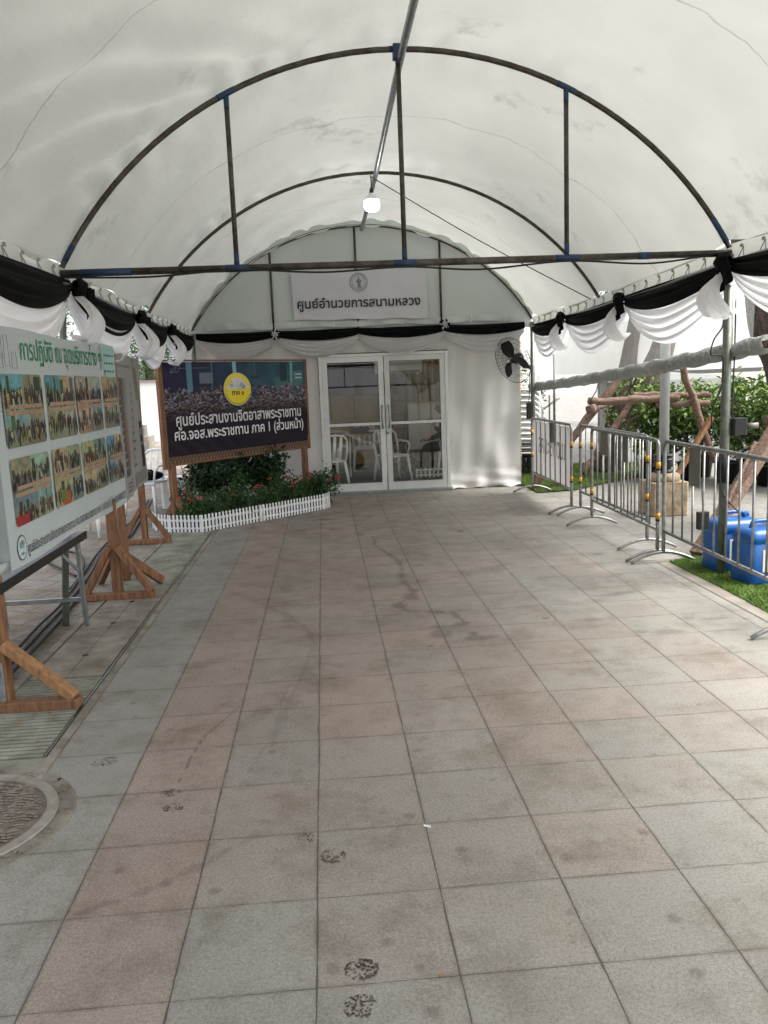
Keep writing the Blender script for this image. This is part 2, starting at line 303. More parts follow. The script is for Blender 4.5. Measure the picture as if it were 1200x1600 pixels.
# ================================================================== THE SETTING
def paving_material():
    m, n, l, p = newmat('granite_paving')
    ge = n.new('ShaderNodeNewGeometry'); sp = n.new('ShaderNodeSeparateXYZ'); l.new(ge.outputs['Position'], sp.inputs[0])
    def Mt(op, a, b=None, c=None):
        k = n.new('ShaderNodeMath'); k.operation = op
        for i, q in enumerate((a, b, c)):
            if q is None: continue
            if isinstance(q, (int, float)): k.inputs[i].default_value = q
            else: l.new(q, k.inputs[i])
        return k.outputs[0]
    def noise(scale, detail=5, rough=.6, vec=None):
        k = n.new('ShaderNodeTexNoise'); k.inputs['Scale'].default_value = scale; k.inputs['Detail'].default_value = detail; k.inputs['Roughness'].default_value = rough
        l.new(vec or ge.outputs['Position'], k.inputs[0]); return k.outputs[0]
    def ramp(f, stops):
        k = n.new('ShaderNodeValToRGB'); e = k.color_ramp.elements
        while len(e) < len(stops): e.new(.5)
        for i, (q, c) in enumerate(stops): e[i].position = q; e[i].color = (*c, 1)
        l.new(f, k.inputs[0]); return k.outputs[0]
    def mix(f, a, b, mode='MIX'):
        k = n.new('ShaderNodeMix'); k.data_type = 'RGBA'; k.blend_type = mode
        for i, q in ((0, f), (6, a), (7, b)):
            if isinstance(q, (int, float)): k.inputs[i].default_value = q
            elif isinstance(q, tuple): k.inputs[i].default_value = (*q, 1)
            else: l.new(q, k.inputs[i])
        return k.outputs[2]
    def mrange(f, a, b, c=0., d=1.):
        k = n.new('ShaderNodeMapRange'); l.new(f, k.inputs[0])
        for i, q in enumerate((a, b, c, d)): k.inputs[i+1].default_value = q
        return k.outputs[0]
    wob = Mt('ADD', Mt('MULTIPLY', Mt('SUBTRACT', noise(2.5, 4), .5), .012), Mt('MULTIPLY', Mt('SUBTRACT', noise(45, 3), .5), .004))
    tx = Mt('DIVIDE', Mt('ADD', Mt('ADD', sp.outputs[0], .1), wob), .4); ty = Mt('DIVIDE', Mt('ADD', Mt('SUBTRACT', sp.outputs[1], 2.036), wob), .4)
    cx = Mt('FLOOR', tx); cy = Mt('FLOOR', ty); fx = Mt('FRACT', tx); fy = Mt('FRACT', ty)
    cb = n.new('ShaderNodeCombineXYZ'); l.new(cx, cb.inputs[0]); l.new(cy, cb.inputs[1])
    w1 = n.new('ShaderNodeTexWhiteNoise'); w1.noise_dimensions = '3D'; l.new(cb.outputs[0], w1.inputs[0])
    sw = n.new('ShaderNodeSeparateColor'); l.new(w1.outputs['Color'], sw.inputs[0])
    # how pink a slab is: by its column and row, plus its own chance
    col = Mt('SUBTRACT', 1.0, Mt('MINIMUM', 1., Mt('MULTIPLY', Mt('ABSOLUTE', Mt('SUBTRACT', cx, 0.2)), .27)))
    left = Mt('MULTIPLY', Mt('LESS_THAN', Mt('ABSOLUTE', Mt('ADD', cx, 2.)), .5), .75)
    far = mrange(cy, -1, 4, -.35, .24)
    edge = Mt('MULTIPLY', Mt('LESS_THAN', cx, -2.5), -.9); edge2 = Mt('MULTIPLY', Mt('GREATER_THAN', cx, 5.5), -.4)
    pk = Mt('ADD', Mt('ADD', Mt('ADD', Mt('MULTIPLY', col, .55), left), Mt('ADD', far, Mt('ADD', edge, edge2))), Mt('MULTIPLY', Mt('SUBTRACT', sw.outputs[0], .5), .5))
    pk = Mt('ADD', pk, Mt('MULTIPLY', Mt('SUBTRACT', noise(3, 4), .5), .7))
    c = ramp(pk, [(0.05, S(116, 115, 105)), (.40, S(122, 110, 98)), (.95, S(134, 104, 87))])
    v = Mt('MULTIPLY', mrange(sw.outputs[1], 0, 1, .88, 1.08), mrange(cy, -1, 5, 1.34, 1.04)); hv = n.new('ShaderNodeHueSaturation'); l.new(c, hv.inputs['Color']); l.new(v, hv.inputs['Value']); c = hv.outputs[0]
    # granite speckle, mottling, grime
    c = mix(.34, c, ramp(noise(260, 2, .5), [(.36, (.10, .10, .10)), (.5, (.30, .29, .27)), (.66, (.62, .60, .57))]))
    c = mix(.30, c, ramp(noise(90, 3, .6), [(.35, (.14, .13, .12)), (.65, (.42, .40, .37))]))
    c = mix(1., c, ramp(noise(4.5, 7, .7), [(.28, (.78, .76, .73)), (.5, (1, 1, 1))]), 'MULTIPLY')
    c = mix(1., c, ramp(noise(.8, 4, .55), [(.3, (.84, .82, .80)), (.6, (1, 1, 1))]), 'MULTIPLY')
    c = mix(1., c, ramp(noise(17, 3, .55), [(.66, (1, 1, 1)), (.76, (.72, .70, .67))]), 'MULTIPLY')
    at = n.new('ShaderNodeVertexColor'); at.layer_name = 'ink'
    sa = n.new('ShaderNodeSeparateColor'); l.new(at.outputs[0], sa.inputs[0])
    st = Mt('MULTIPLY', sa.outputs[0], mrange(noise(60, 4, .7), .35, .6, .45, 1.))
    c = mix(st, c, (.055, .042, .034))
    # joints
    ex = Mt('MINIMUM', fx, Mt('SUBTRACT', 1., fx)); ey = Mt('MINIMUM', fy, Mt('SUBTRACT', 1., fy))
    jn = noise(9, 5, .7)
    jx = Mt('LESS_THAN', ex, mrange(jn, .3, .72, .0025, .011)); jy = Mt('LESS_THAN', ey, mrange(jn, .35, .68, .0015, .008))
    j = Mt('MAXIMUM', Mt('MULTIPLY', jx, .85), Mt('MULTIPLY', jy, .62))
    halo = Mt('MULTIPLY', Mt('SUBTRACT', 1., mrange(Mt('MINIMUM', ex, ey), 0, .035)), mrange(noise(6, 4), .36, .66, 0, .62))
    c = mix(1., c, ramp(noise(1.9, 8, .75), [(.36, (.74, .71, .67)), (.50, (1, 1, 1)), (.62, (1.0, 1.0, 1.0)), (.72, (1.14, 1.13, 1.11))]), 'MULTIPLY'); c = mix(halo, c, S(84, 74, 64)); c = mix(j, c, (.052, .043, .036))
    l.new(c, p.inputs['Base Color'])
    l.new(mrange(noise(5, 5), .3, .7, .42, .75), p.inputs['Roughness']); p.inputs['Specular IOR Level'].default_value = .45
    hgt = Mt('ADD', Mt('MULTIPLY', noise(260, 2), .25), Mt('SUBTRACT', Mt('MULTIPLY', sw.outputs[2], .3), Mt('MULTIPLY', j, 1.2)))
    b = n.new('ShaderNodeBump'); b.inputs['Strength'].default_value = .35; b.inputs['Distance'].default_value = .004; l.new(hgt, b.inputs['Height']); l.new(b.outputs[0], p.inputs['Normal'])
    return m
M['paving'] = paving_material()
def litter_ground():
    m, n, l, p = newmat('gritty_ground')
    tc = n.new('ShaderNodeTexCoord')
    br = n.new('ShaderNodeTexBrick'); br.inputs['Scale'].default_value = 1; br.inputs['Brick Width'].default_value = .45; br.inputs['Row Height'].default_value = .3; br.inputs['Mortar Size'].default_value = .008
    mp = n.new('ShaderNodeMapping'); mp.inputs['Rotation'].default_value = (0, 0, R(24)); l.new(tc.outputs['Object'], mp.inputs[0]); l.new(mp.outputs[0], br.inputs[0])
    br.inputs['Color1'].default_value = (*S(150, 144, 134), 1); br.inputs['Color2'].default_value = (*S(138, 132, 124), 1); br.inputs['Mortar'].default_value = (*S(92, 84, 74), 1)
    nz = n.new('ShaderNodeTexNoise'); nz.inputs['Scale'].default_value = 1.1; nz.inputs['Detail'].default_value = 8; nz.inputs['Roughness'].default_value = .75; l.new(tc.outputs['Object'], nz.inputs[0])
    r = n.new('ShaderNodeValToRGB'); r.color_ramp.elements[0].position = .46; r.color_ramp.elements[1].position = .62; r.color_ramp.elements[0].color = (0, 0, 0, 1); l.new(nz.outputs[0], r.inputs[0])
    mx = n.new('ShaderNodeMix'); mx.data_type = 'RGBA'; mx.inputs[7].default_value = (*S(116, 98, 80), 1); l.new(r.outputs[0], mx.inputs[0]); l.new(br.outputs[0], mx.inputs[6])
    n2 = n.new('ShaderNodeTexNoise'); n2.inputs['Scale'].default_value = 70; n2.inputs['Detail'].default_value = 4; l.new(tc.outputs['Object'], n2.inputs[0])
    r2 = n.new('ShaderNodeValToRGB'); r2.color_ramp.elements[0].position = .3; r2.color_ramp.elements[1].position = .7; r2.color_ramp.elements[0].color = (.6, .6, .6, 1); l.new(n2.outputs[0], r2.inputs[0])
    m3 = n.new('ShaderNodeMix'); m3.data_type = 'RGBA'; m3.blend_type = 'MULTIPLY'; m3.inputs[0].default_value = 1; l.new(mx.outputs[2], m3.inputs[6]); l.new(r2.outputs[0], m3.inputs[7])
    l.new(m3.outputs[2], p.inputs['Base Color']); p.inputs['Roughness'].default_value = .9
    b = n.new('ShaderNodeBump'); b.inputs['Strength'].default_value = .4; b.inputs['Distance'].default_value = .01; l.new(n2.outputs[0], b.inputs['Height']); l.new(b.outputs[0], p.inputs['Normal'])
    return m
M['grit'] = litter_ground()

def build_ground():
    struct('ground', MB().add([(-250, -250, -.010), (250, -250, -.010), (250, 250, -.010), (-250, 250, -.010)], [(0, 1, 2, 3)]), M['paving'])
    # the walk under the tent: fine mesh that carries spills, shoe prints and tyre marks
    x0, x1, y0, y1, st = -1.30, 2.84, 1.2, 12.16, .0115
    xs = np.arange(x0, x1+st/2, st); ys = np.arange(y0, y1+st/2, st); X, Y = np.meshgrid(xs, ys); D = np.zeros_like(X); rng = np.random.default_rng(5)
    wob = smoothn(rng, *X.shape, 5)*.05+smoothn(rng, *X.shape, 2)*.03
    def line(pts, w, a, soft=.5, wb=1.):
        d = np.full_like(X, 9.)
        for (ax, ay), (bx, by) in zip(pts[:-1], pts[1:]):
            L = (bx-ax)**2+(by-ay)**2; t = np.clip(((X-ax)*(bx-ax)+(Y-ay)*(by-ay))/L, 0, 1)
            d = np.minimum(d, np.hypot(X-ax-t*(bx-ax), Y-ay-t*(by-ay)))
        np.maximum(D, a*np.clip(1-(d+(wob-.04)*wb-w*soft)/(w*(1-soft)+1e-6), 0, 1), out=D)
    def blob(x, y, rx, ry, a, wb=1.):
        d = np.hypot((X-x)/rx, (Y-y)/ry)+(wob-.04)*wb*9; np.maximum(D, a*np.clip((1.15-d)/.4, 0, 1), out=D)
    line([(.276, 8.823), (.464, 8.642), (.453, 8.118), (.518, 7.833), (.61, 7.463), (.625, 7.099), (.58, 6.628), (.637, 6.258), (.603, 6.102), (.453, 5.888), (.544, 5.694), (.72, 5.628), (.839, 5.603), (.884, 5.33)], .03, .65, .2, .9)
    for x, y, rx, ry in [(.639, 6.278, .06, .05), (.593, 6.085, .07, .10), (.481, 5.852, .06, .08), (.759, 5.281, .14, .03), (.694, 5.127, .08, .09), (.93, 4.99, .10, .05), (.89, 5.06, .04, .07), (.585, 4.884, .03, .03), (1.442, 5.324, .03, .025), (-.033, 9.921, .16, .07), (1.418, 8.682, .03, .08), (.3, 8.85, .06, .05), (.86, 5.31, .05, .05), (.05, 9.2, .05, .05), (-.15, 9.0, .05, .05)]: blob(x, y, rx, ry, .62)
    for x, y, rx, ry in [(2.03, 5.81, .13, .04), (2.22, 5.86, .10, .03), (1.93, 5.69, .05, .03), (2.52, 5.09, .12, .03), (2.35, 5.13, .05, .03), (2.09, 4.88, .12, .035), (1.95, 4.91, .05, .04), (2.71, 5.05, .04, .02), (2.45, 7.2, .06, .05), (2.1, 7.9, .05, .05)]: blob(x, y, rx, ry, .45)
    line([(-.14, 5.158), (-.174, 4.73), (-.221, 4.368), (-.288, 3.936), (-.316, 3.608)], .02, .25, .3, .3)
    line([(-.265, 4.376), (-.298, 4.149), (-.312, 3.785), (-.398, 3.367)],   .008, .3, .3, .2); line([(-.23, 4.376), (-.26, 4.149), (-.27, 3.785)], .008, .28, .3, .2)
    line([(-.834, 6.598), (-.595, 6.212), (-.348, 5.802), (-.186, 5.402), (-.126, 5.066), (-.137, 4.82)], .03, .3, .3, .3)
    line([(-.689, 3.31), (-.675, 3.566), (-.646, 3.767), (-.576, 3.945), (-.513, 4.12)], .004, .8, .8, 0.)
    for x, y in [(-.787, 2.686), (-.441, 2.521), (-.055, 2.104), (-.61, 2.588), (-.312, 3.541), (.207, 1.91), (.106, 2.198), (.404, 2.648), (1.071, 2.668), (.979, 2.195), (.754, 2.55), (.248, 2.899), (.947, 1.966)]: blob(x, y, .022, .022, .5, .4)
    for i in range(170): x, y, r = rng.uniform(-1.2, 2.7), rng.uniform(1.3, 10), rng.uniform(.006, .022); blob(x, y, r*rng.uniform(.8, 1.4), r, rng.uniform(.2, .55), .4)
    line([(-.86, 2.45), (-.6, 2.60), (-.42, 2.76), (-.33, 2.84)], .02, .35, .2, .8)
    H, Wd = X.shape; idx = np.arange(H*Wd).reshape(H, Wd); q = np.stack([idx[:-1, :-1], idx[:-1, 1:], idx[1:, 1:], idx[1:, :-1]], -1).reshape(-1, 4)
    me = bpy.data.meshes.new('walkway'); me.vertices.add(H*Wd); me.vertices.foreach_set('co', np.stack([X, Y, np.zeros_like(X)], -1).astype(np.float32).ravel())
    me.loops.add(q.size); me.loops.foreach_set('vertex_index', q.astype(np.int32).ravel()); me.polygons.add(len(q)); me.polygons.foreach_set('loop_start', np.arange(0, q.size, 4, dtype=np.int32)); me.update(calc_edges=True)
    a = me.color_attributes.new('ink', 'FLOAT_COLOR', 'POINT'); a.data.foreach_set('color', np.repeat(D.ravel()[:, None], 4, 1).astype(np.float32).ravel())
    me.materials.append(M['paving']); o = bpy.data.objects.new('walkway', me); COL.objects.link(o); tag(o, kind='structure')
    # ground left of the drain: old gritty paving that runs out from under the tent
    struct('side_ground', MB().add([(-60, -20, -.004), (-1.86, -20, -.004), (-1.86, 60, -.004), (-60, 60, -.004)], [(0, 1, 2, 3)]), M['grit'])
    # the drain: dark channel, steel edge, kerb strip
    d = MB(); d.box((-1.585, 6.6, -.03), (.57, 20, .02)); struct('drain_channel', d, M['gap'])
    k = MB(); k.box((-1.322, 6.6, -.006), (.045, 20, .02)); k.box((-1.838, 6.6, -.006), (.05, 20, .022)); struct('drain_kerb', k, M['drainc'])
    e = MB(); e.box((-1.3535, 5.2, .001), (.007, 2.2, .012)); e.box((-1.3535, 8.2, .001), (.007, 2.4, .012)); e.box((-1.3535, 3.95, .001), (.006, .6, .012)); struct('drain_edge', e, M['galv'])
    w = MB(); w.box((-1.55, 3.2, -.012), (.53, .9, .022)); struct('manhole_surround', w, M['ribc'])
build_ground()
def shoe_prints():
    rng = np.random.default_rng(44); k = 0
    for x, y, L, wd, rot, dens in [(.027, 2.094, .085, .10, .1, .68), (.016, 1.956, .085, .09, .5, .42), (-.047, 2.671, .085, .085, .5, .5), (-.14, 2.80, .06, .07, .2, .3), (-.707, 3.222, .06, .085, .1, .5), (-.678, 3.096, .06, .08, -.2, .5), (-1.057, 3.562, .08, .12, .3, .28)]:
        mb = MB(); c, s_ = math.cos(rot), math.sin(rot)
        for i in range(-14, 15):
            for j in range(-14, 15):
                u, v = i*.0042, j*.0042
                if (u/(wd/2))**2+(v/(L/2))**2 > 1: continue
                tread = math.sin(u*330+1.2*math.sin(v*120))*math.sin(v*300+1.5*math.cos(u*90))
                edge = (u/(wd/2))**2+(v/(L/2))**2 > .74
                f_ = math.sin(u*70+k*2.1)+math.sin(v*80+k*1.7)+.7*math.sin((u+v)*150+k)
                if (tread < .0 and not edge) or rng.random() > dens*(1.15 if f_ > -.5 else .25): continue
                q = [(a, b) for a, b in ((-.0028, -.0028), (.0028, -.0028), (.0028, .0028), (-.0028, .0028))]; jx, jy = rng.normal(0, .0008, 2)
                mb.add([(x+(u+a+jx)*c-(v+b+jy)*s_, y+(u+a+jx)*s_+(v+b+jy)*c, .0012) for a, b in q], [(0, 1, 2, 3)])
        struct('shoe_print', mb, M['mud']); k += 1
M['mud'] = mat('dried_mud', (.115, .092, .076), .9, .4, 80)
shoe_prints()
def drain_covers():
    y = 3.66; i = 0
    kinds = [('ribbed', 1.06), ('plain', .80), ('plain', .62), ('plain', .56), ('ribbed', 1.0), ('ribbed', 1.0), ('ribbed', 1.0), ('ribbed', 1.0)]
    labs = ['ribbed concrete drain cover under the nearest wooden sign foot, beside the manhole', 'smooth concrete drain cover just beyond the nearest ribbed cover', 'smooth concrete drain cover below the steel table leg', 'smooth concrete drain cover in front of the middle wooden sign foot',
            'greenish ribbed drain cover right behind the middle wooden sign foot', 'ribbed drain cover level with the farthest white sign post', 'ribbed drain cover just in front of the white picket fence', 'ribbed drain cover running under the flower bed']
    for (k, L), lab in zip(kinds, labs):
        mb = MB()
        if k == 'ribbed':
            mb.box((-1.585, y+L/2, -.014), (.44, L-.012, .016)); nr = int(L/.042)
            for r in range(nr): mb.bar((-1.80, y+.02+r*.042, -.003), (-1.37, y+.02+r*.042, -.003), .026, .010, .3)
            o = mb.build('drain_cover', M['ribc'])
        else:
            mb.box((-1.69, y+L/2, -.008), (.208, L-.010, .022)); mb.box((-1.478, y+L/2, -.008), (.208, L-.010, .022)); o = mb.build('drain_cover', M['drainc'])
            s = MB(); s.lathe([(.001, 0), (.022, 0)], (-1.584, y+L*.5, .0045), 12, False); h = s.build('lifting_slot', M['gap'], o)
        tag(o, lab, 'drain cover', 'drain covers along the walk'); y += L
drain_covers()
def manhole():
    c = (-1.53, 3.10, 0); t = thing('manhole_cover', 'round cast iron manhole cover with a wavy tread in a gravelly ring', 'manhole', c)
    MB().lathe([(.0, .003), (.345, .003)], c, 48, False).build('plate', M['iron'], t)
    MB().lathe([(.345, .003), (.347, .010), (.388, .010), (.392, .003)], c, 64, False).build('ring', M['ironlight'], t)
    rng = random.Random(3); g = MB(); g.lathe([(.392, .002), (.455, .004), (.46, -.01)], c, 64, False)
    for i in range(90):
        a = rng.uniform(0, 6.28); r = rng.uniform(.395, .45); s = rng.uniform(.008, .026); g.box((c[0]+r*math.cos(a), c[1]+r*math.sin(a), .004), (s, s*.8, .008), Matrix.Rotation(rng.uniform(0, 3), 3, 'Z'))
    g.build('surround', M['drainc'], t)
    w = MB()
    for j in range(-15, 16):
        y = j*.021; half = math.sqrt(max(0, .33**2-y*y)); n_ = int(half*2/.02)
        if n_ < 3: continue
        for k in range(n_):
            if rng.random() < .25: continue
            x = -half+k*.02
            w.bar((c[0]+x, c[1]+y+.006*math.sin(k*1.3), .006), (c[0]+x+.018, c[1]+y+.006*math.sin((k+1)*1.3), .006), .009, .008, .3)
    w.build('tread', M['ironworn'], t)
manhole()

# ================================================================== MARQUEE
TX, TW = .65, 2.47                                  # centre line and half width
AY = [-2.65, .30, 3.25, 6.20, 9.15, 12.10]    # arches
def eave(y): return 2.51 if y <= 6.2 else max(2.44, 2.51-(y-6.2)*.024)
def rise(y): return 1.44 if y <= 6.2 else max(1.39, 1.44-(y-6.2)*.017)
def roofz(x, y):
    rs = rise(y); r = (TW*TW+rs*rs)/(2*rs); d = min(abs(x-TX), TW); return eave(y)+math.sqrt(r*r-d*d)-(r-rs)
T0 = AY[0]
def tent():
    t = thing('marquee_tent', 'long white barrel-roofed tent on steel arches that covers the paved walk', 'tent', (TX, 6.2, 0))
    rng = np.random.default_rng(2)
    def canopy(u, v):
        y = T0-.3+(12.20-T0+.3)*v; a = -1+2*u; x = TX+TW*1.0*math.sin(a*math.pi/2*.985)/math.sin(math.pi/2*.985)
        z = roofz(x, y)+.048
        k = min(range(len(AY)), key=lambda i: abs(AY[i]-y)); b = abs(y-AY[k]); f = min(1, b/.5)
        ang = math.asin(max(-1, min(1, (x-TX)/2.9)))
        # cloth sags a little between arches and puckers where it is pulled over them
        z -= .030*math.sin(math.pi*min(1, b/1.47))*(.4+.6*abs(a))
        wv = math.sin(ang*26+y*2.1)*.017+math.sin(ang*41-y*3.3+1)*.009
        z += abs(wv)*(1-f)*2.4+.010*math.sin(ang*17+y*5)*f
        if a < -.1 and 3.3 < y < 6.15:              # long slanting creases in the bay nearest the camera
            q = (x+1.82)*.9+(6.2-y)*.62; z += .034*math.sin(q*15+.6*math.sin(y*2.2))*math.exp(-((q-1.05)/.7)**2)*min(1, (6.15-y)/.3)
        return (x, y, z)
    c = MB().grid(canopy, 110, 300)
    c.build('canopy', M['tarp'], t, True)
    for s in (-1, 1):                               # hem below the roof edge, laced to the eave pipe
        h = MB().grid(lambda u, v: (TX+s*(TW+.012*math.sin(v*3)), T0-.3+(12.08-T0+.3)*u, eave(T0-.3+(12.08-T0+.3)*u)+.045-.145*v+.006*math.sin(u*150)*v), 160, 3)
        h.build('canopy_hem', M['tarp'], t, True)
        p = MB().tube([(TX+s*(TW-.03), y, eave(y)-.095) for y in np.linspace(T0, 12.1, 20)], .024, 8); p.build('eave_pipe', M['galv'], t, True)
        for i in range(30):
            y = 3.3+i*.30
            if y > 12: break
            x = TX+s*(TW-.03); z = eave(y); q = MB()
            q.tube([(x, y-.05, z-.09), (TX+s*(TW-.005), y, z+.0), (x, y+.045, z-.09), (x-s*.02, y+.05, z-.12)], .0042, 5); q.box((TX+s*(TW-.02), y, z+.005), (.010, .03, .022)); q.build('canopy_tie', M['tie'], t)
    for k, y in enumerate(AY):                  # arches with tie beams and struts
        a = MB(); rs = rise(y); r = (TW*TW+rs*rs)/(2*rs)
        def az(x): return eave(y)+math.sqrt(r*r-(x-TX)**2)-(r-rs)
        a.tube([(TX+TW*.995*math.sin(q), y, az(TX+TW*.995*math.sin(q))) for q in np.linspace(-math.pi/2, math.pi/2, 49)], .021 if y < 9 else .018, 8)
        ar = a.build('arch', M['pipe'], t, True)
        if y in (6.2, .30):
            b = MB().tube([(TX-TW, y, eave(y)-.02), (TX+TW, y, eave(y)-.02)], .026, 8) if y < 12 else MB().tube([(TX-TW, y-.02, eave(y)-.02), (TX+TW, y-.02, eave(y)-.02)], .02, 8)
            b.build('tie_beam', M['pipe'], t, True)
            for x in (-.57, .65, 1.86):
                s_ = MB().tube([(x, y, eave(y)-.01), (x, y, az(x)-.01)], .018, 8); so_ = s_.build('strut', M['pipe'], t, True)
                if y == 6.2:
                    for z0, z1 in ((eave(y), eave(y)+.085), (az(x)-.10, az(x)-.01)): MB().tube([(x, y, z0), (x, y, z1)], .0195, 8).build('blue_paint_mark', M['bluepaint'], so_, True)
            if y == 6.2:
                for x, w in ((-.57, .085), (.65, .08), (1.86, .085), (-1.5, .18), (2.45, .05)): MB().tube([(x-w, y, eave(y)-.02), (x+w, y, eave(y)-.02)], .0275, 8).build('blue_paint_mark', M['bluepaint'], ar, True)
                for q0 in (-.57, 1.86, .65, -1.78, 3.04):
                    pts = [(q0+d, y, az(q0+d)) for d in np.linspace(-.065, .065, 7) if abs(q0+d-TX) < TW-.02]
                    if len(pts) > 1: MB().tube(pts, .0225, 8).build('blue_paint_mark', M['bluepaint'], ar, True)
    r = MB().tube([(TX+.02, y, roofz(TX, y)-.055) for y in np.linspace(T0, 12.1, 20)], .027, 8); r.build('ridge_pole', M['galv'], t, True)
    MB().box((TX, 6.2, 3.93), (.07, .08, .09)).build('ridge_clamp', M['bluepaint'], t)
    for s in (-1, 1):
        for y in (-2.65, .30, 6.2, 12.1):
            x = TX+s*(TW-.01); q = MB(); q.tube([(x, y, 0), (x, y, eave(y)-.03)], .034, 12); q.lathe([(.07, 0), (.07, .006), (.034, .008)], (x, y, 0), 16)
            if s == -1 and y == 6.2: q = MB().tube([(-1.925, 5.86, 0), (x, 6.2, 2.45)], .024, 12)
            q.build('post', M['poleg'], t, True)
    # end gable of dull canvas, with its own thin uprights
    g = MB(); n_ = 40
    g.grid(lambda u, v: (TX-TW+2*TW*u, 12.115+.012*math.sin(u*31)*math.sin(v*7), (eave(12.1)-.10)+v*(roofz(TX-TW+2*TW*u, 12.1)+.10-eave(12.1)+.10)), 60, 24)
    g.build('gable', M['gable'], t, True)
    for x in (-.65, .56, 1.77):
        MB().tube([(x, 12.085, eave(12.1)-.02), (x, 12.085, roofz(x, 12.1)-.02)], .016, 8).build('gable_upright', M['pipe'], t, True)
    hem = MB().grid(lambda u, v: (-1.6+4.4*u, 12.075+.02*math.sin(u*60)*v, 2.53-.09*v+.012*math.sin(u*23)), 80, 3); hem.build('gable_hem', M['gable'], t, True)
    for i in range(9):
        x = -1.3+i*.5; MB().tube([(x, 12.06, 2.53), (x+.015, 12.055, 2.48), (x-.01, 12.06, 2.43)], .007, 5).build('canopy_tie', M['white_plastic'], t)
    e = MB().grid(lambda u, v: (TX-TW*.93+2*TW*.93*u, 12.06-.16*v, roofz(TX-TW*.93+2*TW*.93*u, 12.0)-.004-(.035+.020*math.sin(u*39)+.016*math.sin(u*83+1))*v*v), 120, 4); e.build('loose_canopy_edge', M['tarp'], t, True)
tent()

def front_wall():
    t = thing('tent_end_wall', 'creased white canvas wall panels around the glass doors at the tent end', 'wall', (.6, 12.16, 0))
    rng = np.random.default_rng(8)
    def panel(x0, x1, z0, z1, name, seed, free=0):
        ph = rng.random(8)*6
        def f(u, v):
            x = x0+(x1-x0)*u; z = z0+(z1-z0)*v; lo = 1-v
            d = .018*math.sin(x*9+ph[0]+z*1.2)+.010*math.sin(x*23+ph[1]-z*2.1)+.012*math.sin((x*.6+z)*8+ph[2])*lo+.014*math.sin(x*13+z*4+ph[3])*lo
            if free: d += -.10*max(0, .28-z)/.28*(.6+.4*math.sin(x*14+ph[4]))+.020*math.sin(z*40+x*6)*max(0, .35-z)/.35; z = z if z > .02 else .012+.01*math.sin(x*20)
            return (x, 12.17+d, z)
        MB().grid(f, 60, 60).build(name, M['wallsheet'], t, True)
    panel(-1.9, -.05, .0, 2.42, 'left_panel', 1); panel(1.85, 2.93, .0, 2.42, 'right_panel', 2, 1); panel(-.05, 1.85, 2.045, 2.42, 'top_panel', 3)
front_wall()

def glass_door():
    t = thing('double_door', 'double glass door in white aluminium frames at the end of the walk', 'door', (.9, 12.09, 0))
    y = 12.09
    f = MB(); f.box((-.02, y, 1.02), (.045, .07, 2.04)); f.box((1.82, y, 1.02), (.045, .07, 2.04)); f.box((.9, y, 2.028), (1.795, .068, .04)); f.build('frame', M['whitepaint'], t)
    MB().bar((-.06, y-.02, .02), (1.86, y-.02, .02), .16, .045).build('sill', M['sill'], t)
    MB().bar((-.045, y-.037, 2.054), (1.845, y-.037, 2.054), .012, .01).build('dark_seal', M['rubber'], t)
    for s, x0, x1 in ((-1, .005, .893), (1, .907, 1.795)):
        d = MB(); w = .075
        d.box(((x0+w/2), y-.005, 1.025), (w, .045, 1.96)); d.box((x1-w/2, y-.005, 1.025), (w, .045, 1.96))
        d.box(((x0+x1)/2, y-.005, 1.965), (x1-x0-2*w, .043, .08)); d.box(((x0+x1)/2, y-.005, .105), (x1-x0-2*w, .043, .12)); d.box(((x0+x1)/2, y-.005, 1.03), (x1-x0-2*w, .043, .05))
        l = d.build('door_leaf', M['whitepaint'], t)
        for z0, z1 in ((.165, 1.005), (1.055, 1.925)):
            MB().add([(x0+w, y-.022, z0), (x1-w, y-.022, z0), (x1-w, y+.014, z1), (x0+w, y+.014, z1)], [(0, 1, 2, 3)]).build('pane', M['glass'], l)
            g = MB(); X0, X1 = x0+w, x1-w
            for a, b in (((X0, z0), (X1, z0)), ((X1, z0), (X1, z1)), ((X1, z1), (X0, z1)), ((X0, z1), (X0, z0))): g.bar((a[0], y-.024, a[1]), (b[0], y-.024, b[1]), .010, .006)
            g.build('gasket', M['rubber'], l)
        hx = .9+s*.045; h = MB(); h.tube([(hx, y-.03, .96)]+[(hx+s*.012*math.sin(q*math.pi), y-.075-.02*math.sin(q*math.pi), .96+.33*q) for q in np.linspace(.03, .97, 9)]+[(hx, y-.03, 1.29)], .012, 8)
        h.build('handle', M['galv'], l, True)
    MB().tube([(.93, y-.03, .89), (.93, y-.042, .89)], .017, 14).build('lock', M['galv'], t, True)
glass_door()

